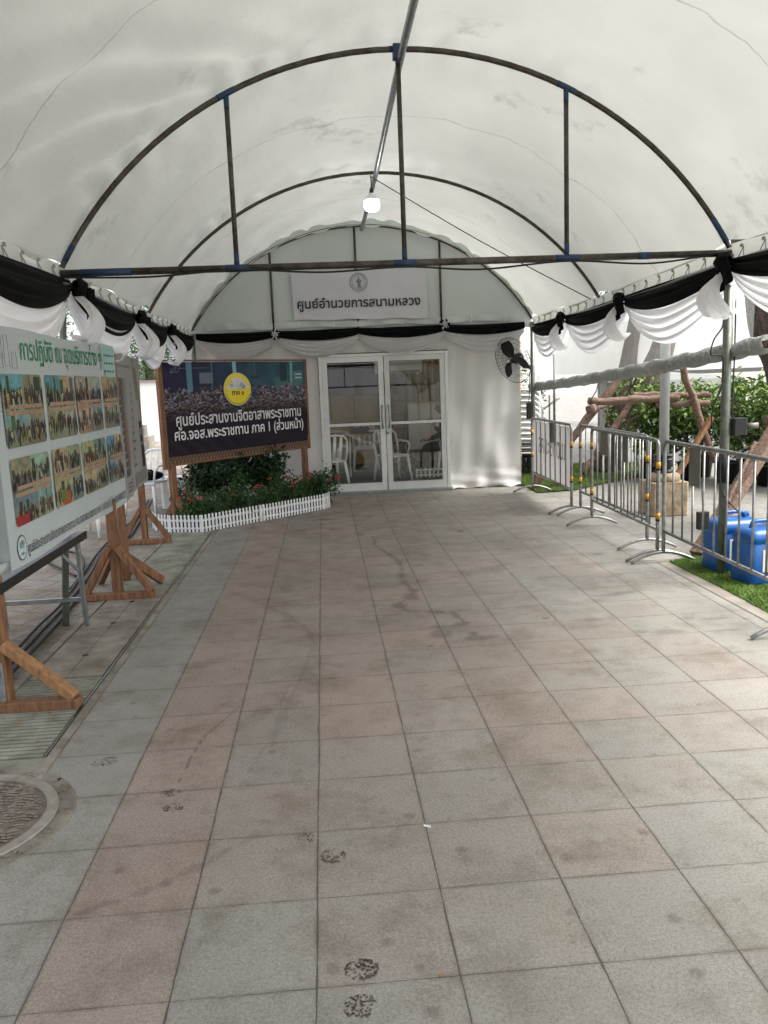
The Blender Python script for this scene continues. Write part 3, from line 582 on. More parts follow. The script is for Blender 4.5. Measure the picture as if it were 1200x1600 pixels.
# ================================================================== MOURNING DRAPES ON THE EAVES
def swag(p0, p1, nrm, bdrop, wdrop, label, group, seed, up=.035):
    rng = np.random.default_rng(seed); p0 = np.array(p0, float); p1 = np.array(p1, float); nrm = np.array(nrm, float); d = p1-p0; L = np.linalg.norm(d[:2])
    t = thing('draped_swag', label, 'drape', tuple((p0+p1)/2), 0, group)
    ph = rng.random(8)*6.28
    def sheet(z0, z1, t0, t1, off, amp, nf, name, m):
        def f(u, v):
            s = max(0., math.sin(math.pi*u))**.75; top = t0*s; bot = t1*s
            e = (z0+(z1-z0)*v)                                   # gathered height at the knots
            z = -e-(top+(bot-top)*v)
            fold = amp*math.sin(6.283*nf*v+ph[0]+1.3*math.sin(3.1*u+ph[1]))*(.35+.65*s)+amp*.5*math.sin(6.283*(nf*1.9)*v+ph[2]+2*u)*s
            belly = off+.06*s*math.sin(math.pi*v*.9)
            z += .35*fold
            q = p0+d*u+nrm*(fold+belly)
            return (q[0], q[1], q[2]+z+up)
        MB().grid(f, 44, 30).build(name, m, t, True)
    sheet(.05, .14, .02+bdrop*.25, wdrop, .0, .026, 5.2, 'white_cloth', M['white_cloth'])
    sheet(.0, .085, .01, bdrop, .035, .012, 2.6, 'black_cloth', M['black_cloth'])
    return t
def bow(p, nrm, along, label, group, seed, rosette=False, tail=.42, wid=.22):
    rng = np.random.default_rng(seed); p = np.array(p, float); nrm = np.array(nrm, float); al = np.array(along, float); ph = rng.random(6)*6.28
    t = thing('drape_bow', label, 'drape bow', tuple(p), 0, group)
    if not rosette:
        def tl(u, v):                                            # white tail that fans out of the knot and is tucked under at its end
            w = (.03+wid*min(1, v*1.5)**.8)*(1 if v < .8 else 1-.5*(v-.8)/.2); a = (u-.5)*2
            z = -.10-tail*min(v, .86)/.86*(1-.10*abs(a))+(.05*(v-.86)/.14 if v > .86 else 0)
            o = .05+.11*math.sin(min(1, v*1.1)*math.pi)+.030*math.sin(a*9+ph[0]+v*2)+.012*math.sin(a*17+ph[1])-(.05*(v-.86)/.14 if v > .86 else 0)
            q = p+al*(a*w*.5+.012*math.sin(v*9+ph[2]))+nrm*o; return (q[0], q[1], q[2]+z)
        MB().grid(tl, 40, 26).build('white_tail', M['white_cloth'], t, True)
        def bt(u, v):
            a = (u-.5)*2; w = .075+.04*v; z = -.03-.19*v*(1+.25*a); o = .105+.012*math.sin(a*6+ph[3])-.02*v
            q = p+al*(a*w-.10-.02*v)+nrm*o; return (q[0], q[1], q[2]+z)
        MB().grid(bt, 16, 12).build('black_tail', M['black_cloth'], t, True)
    def kn(u, v):
        th = u*6.283; r = (.062 if not rosette else .06)*math.sin(math.pi*(.06+.88*v))**.6*(1+.10*math.sin(th*5+ph[4]+v*4)); q = p+al*((v-.5)*.22 if not rosette else r*math.cos(th))
        if rosette: q = p+al*(r*1.25*math.cos(th)); return tuple(q+nrm*(.06+.05*v)+np.array([0, 0, r*1.25*math.sin(th)-.05]))
        return tuple(q+nrm*(.06+r*.8*math.cos(th))+np.array([0, 0, r*math.sin(th)-.03]))
    MB().grid(kn, 24, 12).build('black_knot', M['black_cloth'], t, True)
    if rosette:
        def ro(u, v):
            th = u*6.283; r = .06*v*(1+.22*math.sin(th*5+ph[5])); q = p+al*(r*math.cos(th)); return tuple(q+nrm*(.14-.05*v+.015*math.sin(th*7+v*5))+np.array([0, 0, r*1.15*math.sin(th)-.05]))
        MB().grid(ro, 30, 8).build('white_rosette', M['white_cloth'], t, True)
GR, GL, GF = 'swags on the right eave', 'swags on the left eave', 'swags over the glass doors'
rp = [2.1, 4.12, 6.12, 8.3, 10.35, 12.0]; lp = [2.0, 4.1, 6.25, 8.3, 9.95, 11.95]; fp = [-1.75, -.63, .56, 1.79, 2.98]
rl = ['black and white swag of the right eave, out beyond the picture', 'black and white swag cut off by the right edge, nearest on the right eave', 'largest whole swag on the right eave, just beyond the near tent pole', 'middle swag on the right eave, above the silver lamp post', 'farthest swag on the right eave, above the black fan']
ll = ['black and white swag of the left eave, out beyond the picture', 'black and white swag hanging over the near half of the white photo board', 'swag hanging over the far end of the white photo board', 'swag hanging over the grey poster on the left eave', 'farthest swag on the left eave, behind the purple sign']
fl = ['white swag under a black band above the purple sign', 'white swag over the left door leaf', 'white swag over the right door leaf', 'white swag over the plain canvas wall right of the doors']
for i in range(1, 5):
    swag((TX+TW-.01, rp[i], eave(rp[i])-.105), (TX+TW-.01, rp[i+1], eave(rp[i+1])-.105), (-1, 0, 0), .14 if i < 3 else .12, [0, .38, .40, .38, .36][i], rl[i], GR, 20+i)
    swag((TX-TW+.01, lp[i], eave(lp[i])-.10), (TX-TW+.01, lp[i+1], eave(lp[i+1])-.10), (1, 0, 0), [0, .19, .22, .20, .18][i], [0, .42, .42, .38, .30][i], ll[i], GL, 40+i)
bl = {('r', 2): 'large black knot with white tail on the near right tent pole', ('r', 3): 'black knot with white tail second from the near pole on the right eave', ('r', 4): 'black knot with white tail above the barrier row, nearest the fan on the right eave',
      ('l', 2): 'black knot with white tail at the left end of the steel tie beam', ('l', 3): 'black knot with white tail above the joint of the two boards', ('l', 4): 'black knot with white tail just left of the purple sign'}
for i in (2, 3, 4):
    bow((TX+TW-.04, rp[i], eave(rp[i])-.06), (-1, 0, 0), (0, 1, 0), bl['r', i], 'bows on the right eave', 60+i, tail=.36, wid=.34)
    bow((TX-TW+.04, lp[i]+.06, eave(lp[i])-.07), (1, 0, 0), (0, -1, 0), bl['l', i], 'bows on the left eave', 70+i, tail=.36, wid=.36)
for i in range(4): swag((fp[i], 12.05, 2.40), (fp[i+1], 12.05, 2.40), (0, -1, 0), .075, .25, fl[i], GF, 80+i, .01)
bow((-.63, 12.0, 2.40), (0, -1, 0), (1, 0, 0), 'black and white rosette above the right end of the purple sign', 'rosettes over the doors', 90, True)
bow((1.79, 12.0, 2.46), (0, -1, 0), (1, 0, 0), 'black and white rosette above the right jamb of the doors', 'rosettes over the doors', 91, True)

# ================================================================== THE HANGING BANNER
def gable_banner():
    y = 12.045; t = thing('hanging_banner', 'pale banner with round emblem and black Thai lettering hung above the doors', 'banner', (.6, y, 2.85))
    cs = [(-.37, 3.24), (1.57, 3.21), (1.57, 2.52), (-.35, 2.545)]
    def f(u, v):
        b = (1-v); x0 = cs[0][0]*(1-b)+cs[3][0]*b; x1 = cs[1][0]*(1-b)+cs[2][0]*b; zt = cs[0][1]*(1-u)+cs[1][1]*u; zb = cs[3][1]*(1-u)+cs[2][1]*u
        z = zb+(zt-zb)*v; k = min(1, min(u, 1-u, v, 1-v)*8)
        return (x0+(x1-x0)*u, y+.006*math.sin((u*3+v*2)*4.2)*k*(1-k*.4)+.004*math.sin(u*37+v*5)*(1-k), z+.008*math.sin(u*19)*(1-v))
    MB().grid(f, 60, 30).build('cloth', M['banner'], t, True)
    ty = y-.014
    L = MB(); lettering(L, 'ศูนย์อำนวยการสนามหลวง', (.585, ty, 2.705), (1, 0, 0), (0, 0, 1), 1.76, .022, hscale=1.02); L.build('lettering', M['blackink'], t)
    e = MB(); c = (.59, ty, 3.045)
    for r0, r1 in ((.118, .128), (.088, .092)):
        n = 48; v = [(c[0]+r*math.cos(6.2832*k/n), ty, c[2]+r*math.sin(6.2832*k/n)) for r in (r0, r1) for k in range(n)]; e.add(v, [(k, (k+1) % n, n+(k+1) % n, n+k) for k in range(n)])
    em = e.build('emblem', M['greyink'], t)
    rng = random.Random(4); g = MB()                              # small standing figure and the ring of marks round it
    g.poly([(c[0]+x, ty-.001, c[2]+z) for x, z in [(-.018, -.08), (.0, -.085), (.012, -.05), (.022, -.082), (.032, -.075), (.022, -.02), (.035, .0), (.042, .03), (.03, .028), (.018, .02), (.016, .042), (.008, .07), (-.006, .072), (-.012, .045), (-.02, .03), (-.038, .008), (-.03, -.005), (-.016, .006), (-.014, -.03)]])
    for k in range(34):
        a = 6.2832*k/34
        if k % 17 in (0, 1): continue
        x, z = c[0]+.105*math.cos(a), c[2]+.105*math.sin(a); g.add([(x-.004, ty-.001, z-.006), (x+.004, ty-.001, z-.006), (x+.004, ty-.001, z+.006), (x-.004, ty-.001, z+.006)], [(0, 1, 2, 3)])
    g.build('emblem_figure', M['greyink'], em)
gable_banner()

# ================================================================== SIGN BOARDS ON TIMBER FRAMES
def paint_photo(seed, H=56, Wd=84, kind=0):
    rng = np.random.default_rng(seed); im = np.zeros((H, Wd, 3)); lin = lambda *c: np.array(S(*c))
    skies = [(176, 188, 178), (188, 178, 150), (150, 170, 182), (196, 186, 160), (120, 168, 190), (170, 182, 140)]; grounds = [(150, 140, 116), (168, 150, 124), (140, 146, 136), (176, 164, 140)]
    im[:] = lin(*skies[rng.integers(6)]); hz = int(H*rng.uniform(.35, .55)); im[hz:] = lin(*grounds[rng.integers(4)])
    im[:hz] *= (.65+.6*smoothn(rng, H, Wd, 9)[:hz, :, None]); im[hz:] *= (.75+.4*smoothn(rng, H, Wd, 5)[hz:, :, None])
    for k in range(rng.integers(2, 5)):                           # posts, trees, canopies behind
        x = rng.integers(0, Wd-6); w = rng.integers(2, 14); y0 = rng.integers(0, max(1, hz-8)); c = [(60, 92, 60), (96, 110, 120), (200, 196, 180), (88, 70, 52), (92, 120, 70)][rng.integers(5)]; im[y0:hz+4, x:x+w] = lin(*c)*rng.uniform(.7, 1.2)
    yy, xx = np.mgrid[0:H, 0:Wd]; n = rng.integers(24, 44); tone = [(34, 28, 28), (58, 40, 30), (40, 46, 56), (24, 26, 28), (96, 44, 40)]; base = tone[rng.integers(4)]
    ys = np.sort(rng.uniform(hz-6, hz+12, n))
    for y in ys:                                                  # a group of people in a row
        x = rng.uniform(2, Wd-2); s = rng.uniform(.5, .9); c = base if rng.random() < .75 else [(190, 186, 178), (150, 52, 46), (70, 110, 160), (206, 170, 60)][rng.integers(4)]
        b = (np.abs(xx-x) < 2.6*s) & (yy > y) & (yy < y+17*s); im[b] = lin(*c)*rng.uniform(.6, 1.3)
        l = (np.abs(xx-x) < 1.7*s) & (yy >= y+12*s) & (yy < y+22*s); im[l] = lin(36, 34, 38)
        h = np.hypot(xx-x, (yy-y+1.4)*.85) < 1.7*s; im[h] = lin(150, 108, 84)*rng.uniform(.6, 1.2); im[h & (yy < y-1.6)] = lin(26, 22, 22)
    im *= (.82+.36*rng.random((H, Wd, 1))); return np.clip(im*.9, 0, 1)
def post_and_foot(t, x, y, top, dx0, dx1, front, brz, m=None, base=True, w=.075):
    """timber upright with a ground bar across and two raking braces"""
    m = m or M['wood']
    MB().bar((x, y, .0), (x, y, top), w, w, .10, (0, 1, 0)).build('post', m, t)
    if base: MB().bar((x+dx0, y+front, .028), (x+dx1, y+front, .028), .085, .055, .1).build('ground_bar', M['wood2'] if front > .02 else m, t)
    for d in (dx0, dx1):
        s = 1 if d > 0 else -1
        MB().bar((x+s*.03, y+front*.6, brz), (x+d*.93, y+front*.9, .055), .05, .075, .12, (0, 1, 0)).build('brace', M['wood2'] if (d > 0 and base and y < 5) else m, t)
def board_photo():
    X = -1.70; t = thing('photo_board', 'big white photo board with green Thai heading on timber posts', 'sign board', (X, 5.7, 0))
    b = MB()
    def f(u, v): return (X+.003*math.sin(u*13+v*5), 4.40+2.62*u, .72+1.29*v+.008*math.sin(u*9)*(1 if v > .5 else -1)*abs(v-.5)*2)
    b.grid(f, 60, 20); b.build('face', M['boardwhite'], t, True)
    s = MB(); s.box((X-.03, 5.71, 1.365), (.045, 2.60, 1.27)); s.build('backing', M['wood2'], t)
    w = MB(); w.grid(lambda u, v: (X+.004-.085*u, 4.405-.012*math.sin(v*30)*u-.008*u, .71+1.30*v), 6, 30); w.box((X-.02, 4.33, .755), (.03, .15, .045)); w.build('wrapped_edge', M['boardwhite'], t, True)
    K = MB(); lettering(K, 'การปฏิบัติ ณ จุดบริการต่าง ๆ', (X+.006, 5.73, 1.845), (0, 1, 0), (0, 0, 1), 1.72, .008, hscale=1.12); K.build('heading', M['green'], t)
    K = MB(); lettering(K, 'ศูนย์ประสานงานจิตอาสาพระราชทาน ศอ.จอส.พระราชทาน ภาค 1 (ส่วนหน้า) โทร. 06 4908 0257', (X+.006, 5.83, .765), (0, 1, 0), (0, 0, 1), 2.34, .008, hscale=1.25); K.build('contact_line', M['blackink'], t)
    MB().add([(X+.005, y, z) for y, z in ((6.58, 2.0), (7.015, 2.0), (7.015, 1.74), (6.70, 1.74))], [(0, 1, 2, 3)]).build('teal_corner', M['boardteal'], t)
    d = MB()
    for r in range(3):
        for c in range(6): d.box((X+.007, 6.69+.052*c, 1.93-.062*r), (.002, .016, .016))
    d.build('dot_pattern', M['blackink'], t)
    d = MB()
    for y0, z0, w_, h_ in [(4.46, 1.84, .14, .12), (4.62, 1.80, .07, .17), (4.50, 1.79, .09, .08), (4.72, 1.79, .08, .09)]:
        for a, b_ in (((y0, z0), (y0+w_, z0+.01)), ((y0+w_, z0), (y0+w_-.01, z0+h_)), ((y0, z0+h_), (y0+w_, z0+h_)), ((y0, z0), (y0+.01, z0+h_))): d.bar((X+.0065, a[0], a[1]), (X+.0065, b_[0], b_[1]), .0025, .001)
    d.build('line_pattern', M['greyink'], t)
    cols = [(4.53, .64), (5.225, .595), (5.865, .635), (6.545, .47)]; k = 0
    for row, (z0, h) in enumerate(((1.362, .40), (.932, .37))):
        for ci, (y0, w_) in enumerate(cols):
            top = np.concatenate([paint_photo(100+k*4, 56, 60), paint_photo(101+k*4, 56, 60)], 1); bot = np.concatenate([paint_photo(102+k*4, 56, 70), paint_photo(103+k*4, 56, 50)], 1)
            im = np.concatenate([top, bot], 0)
            tint = lambda i_: np.array([(.75, .95, .80), (.72, .86, 1.0), (1., .92, .78), (.55, .60, .56), (.95, .80, .72), (.62, .78, .70)][(k*5+i_*3+k//3) % 6])
            im[:56, :60] *= tint(0); im[:56, 60:] *= tint(1); im[56:, :70] *= tint(2); im[56:, 70:] *= tint(3); im = im*.82+.010
            rngk = np.random.default_rng(900+k)
            if row == 1 and ci == 0: im[95:112, 0:40] = S(140, 44, 44)
            if row == 1 and ci == 1: im[86:112, 30:60] = S(150, 84, 44); im[82:100, 22:42] = S(84, 116, 52)
            ph = picture('photo_print', im, (X+.0055, y0, z0), (0, 1, 0), (0, 0, 1), w_, h, M['print'], t, .035)
            c = MB(); zc = z0+h*.5
            for j, (a0, a1, dz) in enumerate(((.10, .93, .010), (.05, .96, -.026))): c.add([(X+.0085, y0+w_*a0, zc+dz), (X+.0085, y0+w_*a1, zc+dz), (X+.0085, y0+w_*a1, zc+dz+.022), (X+.0085, y0+w_*a0, zc+dz+.022)], [(0, 1, 2, 3)])
            c.build('caption_strip', M['captions'], ph); k += 1
    c = np.array((X+.006, 4.575, .815)); n = 40
    ring = MB(); v = [(c[0]+.001, c[1]+r*math.cos(6.2832*q/n), c[2]+r*1.0*math.sin(6.2832*q/n)) for r in (.064, .070) for q in range(n)]; ring.add(v, [(q, (q+1) % n, n+(q+1) % n, n+q) for q in range(n)])
    MB().poly([(c[0], c[1]+.064*math.cos(6.2832*q/n), c[2]+.064*math.sin(6.2832*q/n)) for q in range(n)]).build('emblem_ground', M['paleblue'], t)
    lettering(ring, 'ภาค ๑', (c[0]+.002, c[1], c[2]-.040), (0, 1, 0), (0, 0, 1), .055, .02)
    for q, (dy, dz, r) in enumerate([(-.03, .02, .010), (-.012, .03, .010), (.008, .034, .011), (.026, .024, .010), (0, .012, .012), (-.022, .006, .008), (.02, .006, .008)]):
        ring.add([(c[0]+.002, c[1]+dy+rr*math.cos(6.2832*j/14), c[2]+dz+rr*math.sin(6.2832*j/14)) for rr in (r, r*.72) for j in range(14)], [(j, (j+1) % 14, 14+(j+1) % 14, 14+j) for j in range(14)])
    ring.build('emblem', M['blackink'], t)
    post_and_foot(t, X-.065, 4.30, 1.98, -.22, .40, -.045, .36, w=.08); post_and_foot(t, X-.03, 6.60, .80, -.25, .30, -.06, .42)
    MB().bar((X-.06, 6.66, .35), (X-.30, 7.1, .03), .05, .07, .12).build('brace', M['wood'], t); MB().bar((X-.0, 6.66, .35), (X+.24, 7.0, .03), .05, .07, .12).build('brace', M['wood'], t)
M['captions'] = mat('caption_ink', S(178, 150, 124), .6, .0, 60, (1, 1, 1), col2=S(140, 112, 92))
board_photo()
def poster_paint():
    H, Wd = 150, 110; rng = np.random.default_rng(77); im = np.ones((H, Wd, 3))*np.array(S(168, 166, 166)); yy, xx = np.mgrid[0:H, 0:Wd]
    im *= (.92+.12*smoothn(rng, H, Wd, 30)[..., None]); im[12:15, 14:66] = S(134, 132, 136)
    for y in range(26, 128):                                      # dark list down the left, fading right
        for x in range(10, 48):
            f = max(0, 1-(x-10)/34)**.7; im[y, x] = im[y, x]*(1-f)+np.array(S(58, 52, 52))*f
    for k in range(12):
        y = 30+k*8; im[y:y+2, 13:13+rng.integers(8, 16)] = S(150, 144, 140); im[y:y+3, 24:26] = S(70, 60, 58)
    for k in range(11):
        y = 32+k*9; w = rng.integers(4, 16); im[y:y+2, 52:52+w] = S(96, 92, 94); im[y-2:y+5, 58:60] = S(120, 114, 112)
    im[(np.hypot((xx-88)/11, (yy-30)/20) < 1)] = np.array(S(146, 150, 124)); m_ = (np.hypot((xx-88)/11, (yy-30)/20) < 1) & (rng.random((H, Wd)) < .4); im[m_] = S(110, 112, 90)
    im[74:130, 84:94] = S(44, 40, 46); im[84:92, 86:92] = S(150, 150, 152); im[100:104, 86:92] = S(150, 150, 152)
    for k in range(9): im[76+k*4:78+k*4, 97:105] = S(128, 124, 126)
    im[118:126, 97:107] = S(190, 164, 70); im[132:146, 50:100] = np.array(S(140, 138, 138))*(.8+.4*rng.random((14, 50, 1)))
    for k in range(3): im[134+k*4:136+k*4, 12:44] = S(110, 106, 106)
    return im*.74
def board_poster():
    a = np.array((-1.715, 7.03, 0)); b = np.array((-1.90, 8.86, 0)); L = np.linalg.norm(b-a); u = (b-a)/L
    t = thing('poster_board', 'grey printed poster on a timber post beyond the white photo board', 'sign board', (-1.8, 7.95, 0))
    picture('poster', poster_paint(), a+np.array([0, 0, .715]), u, (0, 0, 1), L, 1.27, M['printdull'], t, fn=lambda X, Y: np.stack([.012*np.sin(X*5+Y*3)+.006*np.sin(X*17), 0*X, -.02*X/L*(Y > .6)], -1))
    s = MB(); n = np.array([u[1], -u[0], 0]); s.bar(a-n*.03+u*.03+np.array([0, 0, 1.345]), b-n*.03-u*.03+np.array([0, 0, 1.345]), .03, 1.24); s.build('backing', M['wood2'], t)
    post_and_foot(t, -2.0, 8.93, 1.9, -.24, .27, 0, .38, w=.065)
    post_and_foot(t, -1.80, 7.2, 1.9, 0.05, -.05, 0, .2, base=False, w=.06)
board_poster()
def crowd_paint():
    H, Wd = 200, 400; rng = np.random.default_rng(12); im = np.zeros((H, Wd, 3)); lin = lambda *c: np.array(S(*c)); yy, xx = np.mgrid[0:H, 0:Wd]
    tl, tr_ = lin(32, 30, 54), lin(46, 76, 88); g = np.clip((xx-60)/260, 0, 1)[..., None]; im[:] = tl*(1-g)+tr_*g; im *= (.6+.6*smoothn(rng, H, Wd, 22)[..., None])
    for x, w, c in [(58, 14, (70, 110, 128)), (178, 10, (120, 150, 164)), (284, 5, (40, 66, 74)), (350, 8, (96, 134, 140)), (120, 4, (60, 84, 100)), (240, 4, (50, 80, 90))]: im[0:70, x:x+w] = lin(*c)
    for x, y, w, h, c in [(90, 22, 34, 22, (86, 98, 110)), (228, 30, 26, 8, (40, 50, 60)), (300, 36, 44, 30, (62, 90, 94)), (360, 22, 30, 34, (70, 98, 100)), (366, 28, 22, 3, (140, 170, 168)), (366, 36, 22, 3, (140, 170, 168)), (135, 0, 20, 50, (40, 48, 74)), (318, 4, 22, 40, (34, 50, 50))]: im[y:y+h, x:x+w] = lin(*c)
    for i in range(1500):                                         # hundreds of heads and shoulders
        y = 52+(i/1500)*78+rng.uniform(-6, 6); x = rng.uniform(-4, Wd+4); s = 1.5+(i/1500)*3.6*rng.uniform(.7, 1.2); f = np.clip((132-y)/60, .10, 1)
        x0, x1, y0, y1 = int(max(0, x-4*s)), int(min(Wd, x+4*s)), int(max(0, y-2*s)), int(min(H, y+4*s))
        if x1 <= x0 or y1 <= y0: continue
        X_, Y_ = xx[y0:y1, x0:x1], yy[y0:y1, x0:x1]; sub = im[y0:y1, x0:x1]
        b = np.hypot((X_-x)/(2.1*s), (Y_-y-3*s)/(2.2*s)) < 1; c = [(48, 48, 62), (60, 58, 72), (78, 84, 102), (40, 36, 48), (110, 118, 136), (52, 42, 50)][rng.integers(6)]; sub[b] = lin(*c)*f
        h = np.hypot((X_-x)/(.8*s), (Y_-y)/s) < 1; sub[h] = lin(134, 112, 112)*f*rng.uniform(.5, 1.1); sub[h & (Y_ < y-.35*s)] = lin(26, 22, 30)*f
    fade = np.clip((yy-84)/40, 0, 1)[..., None]; im = im*(1-fade)+lin(26, 18, 32)*fade*(.7+.3*smoothn(rng, H, Wd, 40)[..., None])
    tz = H-15; im[tz:] = lin(116, 92, 74)
    for x in range(Wd):
        for y in range(tz+1, H):
            if abs(((x+ (y-tz)*.45) % 9)-4.5) < 1.0 or abs(((x-(y-tz)*.45) % 9)-4.5) < 1.0: im[y, x] = lin(62, 44, 40)
    im[tz:tz+1] = lin(70, 52, 46)
    for k in range(60):
        a = k/60*6.28*1.6; x, y = int(24+9*math.sin(a)+k*.2), int(14+7*math.cos(a*1.3)); im[y, x] = lin(120, 120, 150)
    im[12, 40:110] = lin(90, 90, 120); im[:tz] *= 1.35; return np.clip(im, 0, 1)
def board_purple():
    a = np.array((-1.87, 9.95, 0.)); b = np.array((-.24, 11.97, 0.)); L = np.linalg.norm(b-a); u = (b-a)/L; n = np.array([u[1], -u[0], 0]); P = lambda s, z, o=0.: a+u*s+n*o+np.array([0, 0, z])
    t = thing('crowd_sign', 'dark purple sign with crowd picture, yellow emblem and white Thai lettering above the flower bed', 'sign board', tuple(P(L/2, 0)))
    picture('face', crowd_paint(), P(.0, .755), u, (0, 0, 1), L, 1.21, M['printdull'], t, fn=lambda X, Y: n*( .004*np.sin(X*4+Y*9)+.006*np.exp(-((Y-.2)/.12)**2)*np.sin(X*22+Y*30)*(X < 1.2))[..., None])
    for nm, p, q, w, h in (('top_rail', P(-.04, 1.983, -.015), P(L+.03, 1.983, -.015), .05, .022), ('side_rail', P(-.035, .70, -.02), P(-.035, 1.97, -.02), .07, .055), ('side_rail', P(L+.02, .72, -.02), P(L+.02, 1.97, -.02), .06, .035), ('bottom_rail', P(-.0, .742, -.015), P(L, .742, -.015), .05, .025)):
        up = (0, 0, 1) if 'rail' in nm and nm[0] in 'tb' else tuple(n); MB().bar(p, q, w, h, .1, up).build(nm, M['wood'], t)
    MB().bar(P(L/2, .77, -.035)+np.array([0, 0, .59]), P(L/2, .771, -.035), .02, L*.97, .05, tuple(n)).build('backing', M['brown'], t) if False else None
    bk = MB(); bk.bar(P(.02, 1.36, -.03), P(L-.02, 1.36, -.03), .02, 1.18); bk.build('backing', M['brown'], t)
    for s, tp in ((.06, .74), (L-.07, .74)):
        MB().bar(P(s, 0, -.03), P(s, tp, -.03), .075, .075, .1, tuple(u)).build('post', M['wood'], t)
        for d in (-.24, .24):
            MB().bar(P(s, .33, .0)+n*0, P(s, .02, .0)+n*d, .075, .045, .1, tuple(u)).build('brace', M['wood2'] if d > 0 else M['wood'], t)
        MB().bar(P(s+.02, .33, .0), P(s+.22, .02, .04), .07, .045, .1, tuple(n)).build('brace', M['wood2'], t)
    lt = MB(); lettering(lt, 'ศูนย์ประสานงานจิตอาสาพระราชทาน', P(1.29, 1.205, .018), u, (0, 0, 1), 2.30, .016, hscale=1.18); lt.build('lettering', M['whiteink'], t); lt = MB(); lettering(lt, 'ศอ.จอส.พระราชทาน ภาค 1 (ส่วนหน้า)', P(1.29, 1.035, .018), u, (0, 0, 1), 2.38, .016, hscale=1.1); lt.build('lettering', M['whiteink'], t)
    nn = 48; C_ = P(1.21, 1.615, .014)
    disc = lambda r, o: [tuple(C_+n*o+u*r*1.18*math.cos(6.2832*k/nn)+np.array([0, 0, r*math.sin(6.2832*k/nn)])) for k in range(nn)]
    MB().poly(disc(.212, 0)).build('emblem_rim', M['paleblue'], t); em = MB().poly(disc(.204, .002)).build('emblem', M['yellowink'], t)
    w = MB(); w.poly([tuple(C_+n*.004+u*x+np.array([0, 0, z])) for x, z in [(-.19, .0), (-.2, .03), (-.16, .05), (-.15, .09), (-.10, .10), (-.08, .14), (-.03, .14), (0, .16), (.03, .14), (.08, .15), (.11, .10), (.15, .09), (.17, .05), (.2, .03), (.19, .0)]]); w.build('emblem_shape', M['whiteink'], em)
    g = MB(); rr = random.Random(9)
    for k in range(16):
        x, z, r = rr.uniform(-.15, .15), rr.uniform(.02, .11), rr.uniform(.014, .03); g.add([tuple(C_+n*.006+u*(x+q*math.cos(6.2832*j/12))+np.array([0, 0, z+q*math.sin(6.2832*j/12)])) for q in (r, r*.8) for j in range(12)], [(j, (j+1) % 12, 12+(j+1) % 12, 12+j) for j in range(12)])
    g.build('emblem_lines', M['greyink'], em)
    q = MB(); lettering(q, 'ภาค ๑', C_+n*.004+np.array([0, 0, -.075]), u, (0, 0, 1), .22, .03)
    for k in range(36):
        aa = R(198+k*4); p = C_+n*.004+u*.225*math.cos(aa)+np.array([0, 0, .19*math.sin(aa)]); q.add([tuple(p+u*dx+np.array([0, 0, dz])) for dx, dz in ((-.004, -.006), (.004, -.006), (.004, .006), (-.004, .006))], [(0, 1, 2, 3)])
    q.build('emblem_lettering', M['blackink'], em)
board_purple()
def steel_table():
    t = thing('steel_table', 'steel-legged folding table with black edge behind the white photo board', 'table', (-2.0, 5.1, 0))
    MB().box((-2.03, 5.02, .665), (.62, 1.66, .022)).build('table_top', M['black'], t); e = MB(); e.box((-1.722, 5.02, .655), (.012, 1.68, .055)); e.build('edge_strip', M['black'], t)
    for y, s in ((5.80, 1), (4.26, -1)):
        for x in (-1.76, -2.32): MB().bar((x, y, 0.01), (x, y-s*.04, .65), .032, .032, .12, (0, 1, 0)).build('leg', M['galv'], t)
        MB().bar((-1.76, y, .20), (-2.32, y, .20), .03, .03).build('cross_bar', M['galv'], t)
    MB().bar((-1.77, 5.76, .42), (-1.86, 5.55, .64), .012, .02).build('stay', M['galv'], t)
steel_table()

# ================================================================== PLANTS
def leaves(name, pts, size, m, parent, seed, asp=.42, droop=.3, nrmup=.4):
    """one mesh of separate pointed, folded leaves at the given points (Nx3, world)"""
    rng = np.random.default_rng(seed); n = len(pts); d = rng.normal(size=(n, 3)); d[:, 2] -= droop; d /= np.linalg.norm(d, axis=1)[:, None]
    u = rng.normal(size=(n, 3)); u[:, 2] += nrmup*2; s = np.cross(d, u); s /= np.linalg.norm(s, axis=1)[:, None]+1e-9; nn = np.cross(s, d)
    L = size*rng.uniform(.65, 1.3, (n, 1)); w = L*asp; p = np.asarray(pts)
    v = np.stack([p, p+d*L*.45+s*w*.5+nn*L*.08, p+d*L, p+d*L*.45-s*w*.5+nn*L*.08], 1).reshape(-1, 3)
    mb = MB(); mb.v = [tuple(q) for q in v]; mb.f = [q for i in range(n) for q in ((4*i, 4*i+1, 4*i+2), (4*i, 4*i+2, 4*i+3))]
    return mb.build(name, m, parent)
def blobpts(rng, n, c, r, clumps=14, tight=.33):
    """points in clumps spread through an uneven ellipsoid, so gaps stay open"""
    c = np.array(c); r = np.array(r); k = rng.normal(size=(clumps, 3)); k /= np.linalg.norm(k, axis=1)[:, None]; k *= rng.uniform(.35, .95, (clumps, 1))
    q = k[rng.integers(0, clumps, n)]+rng.normal(size=(n, 3))*tight*.6; return c+q*r
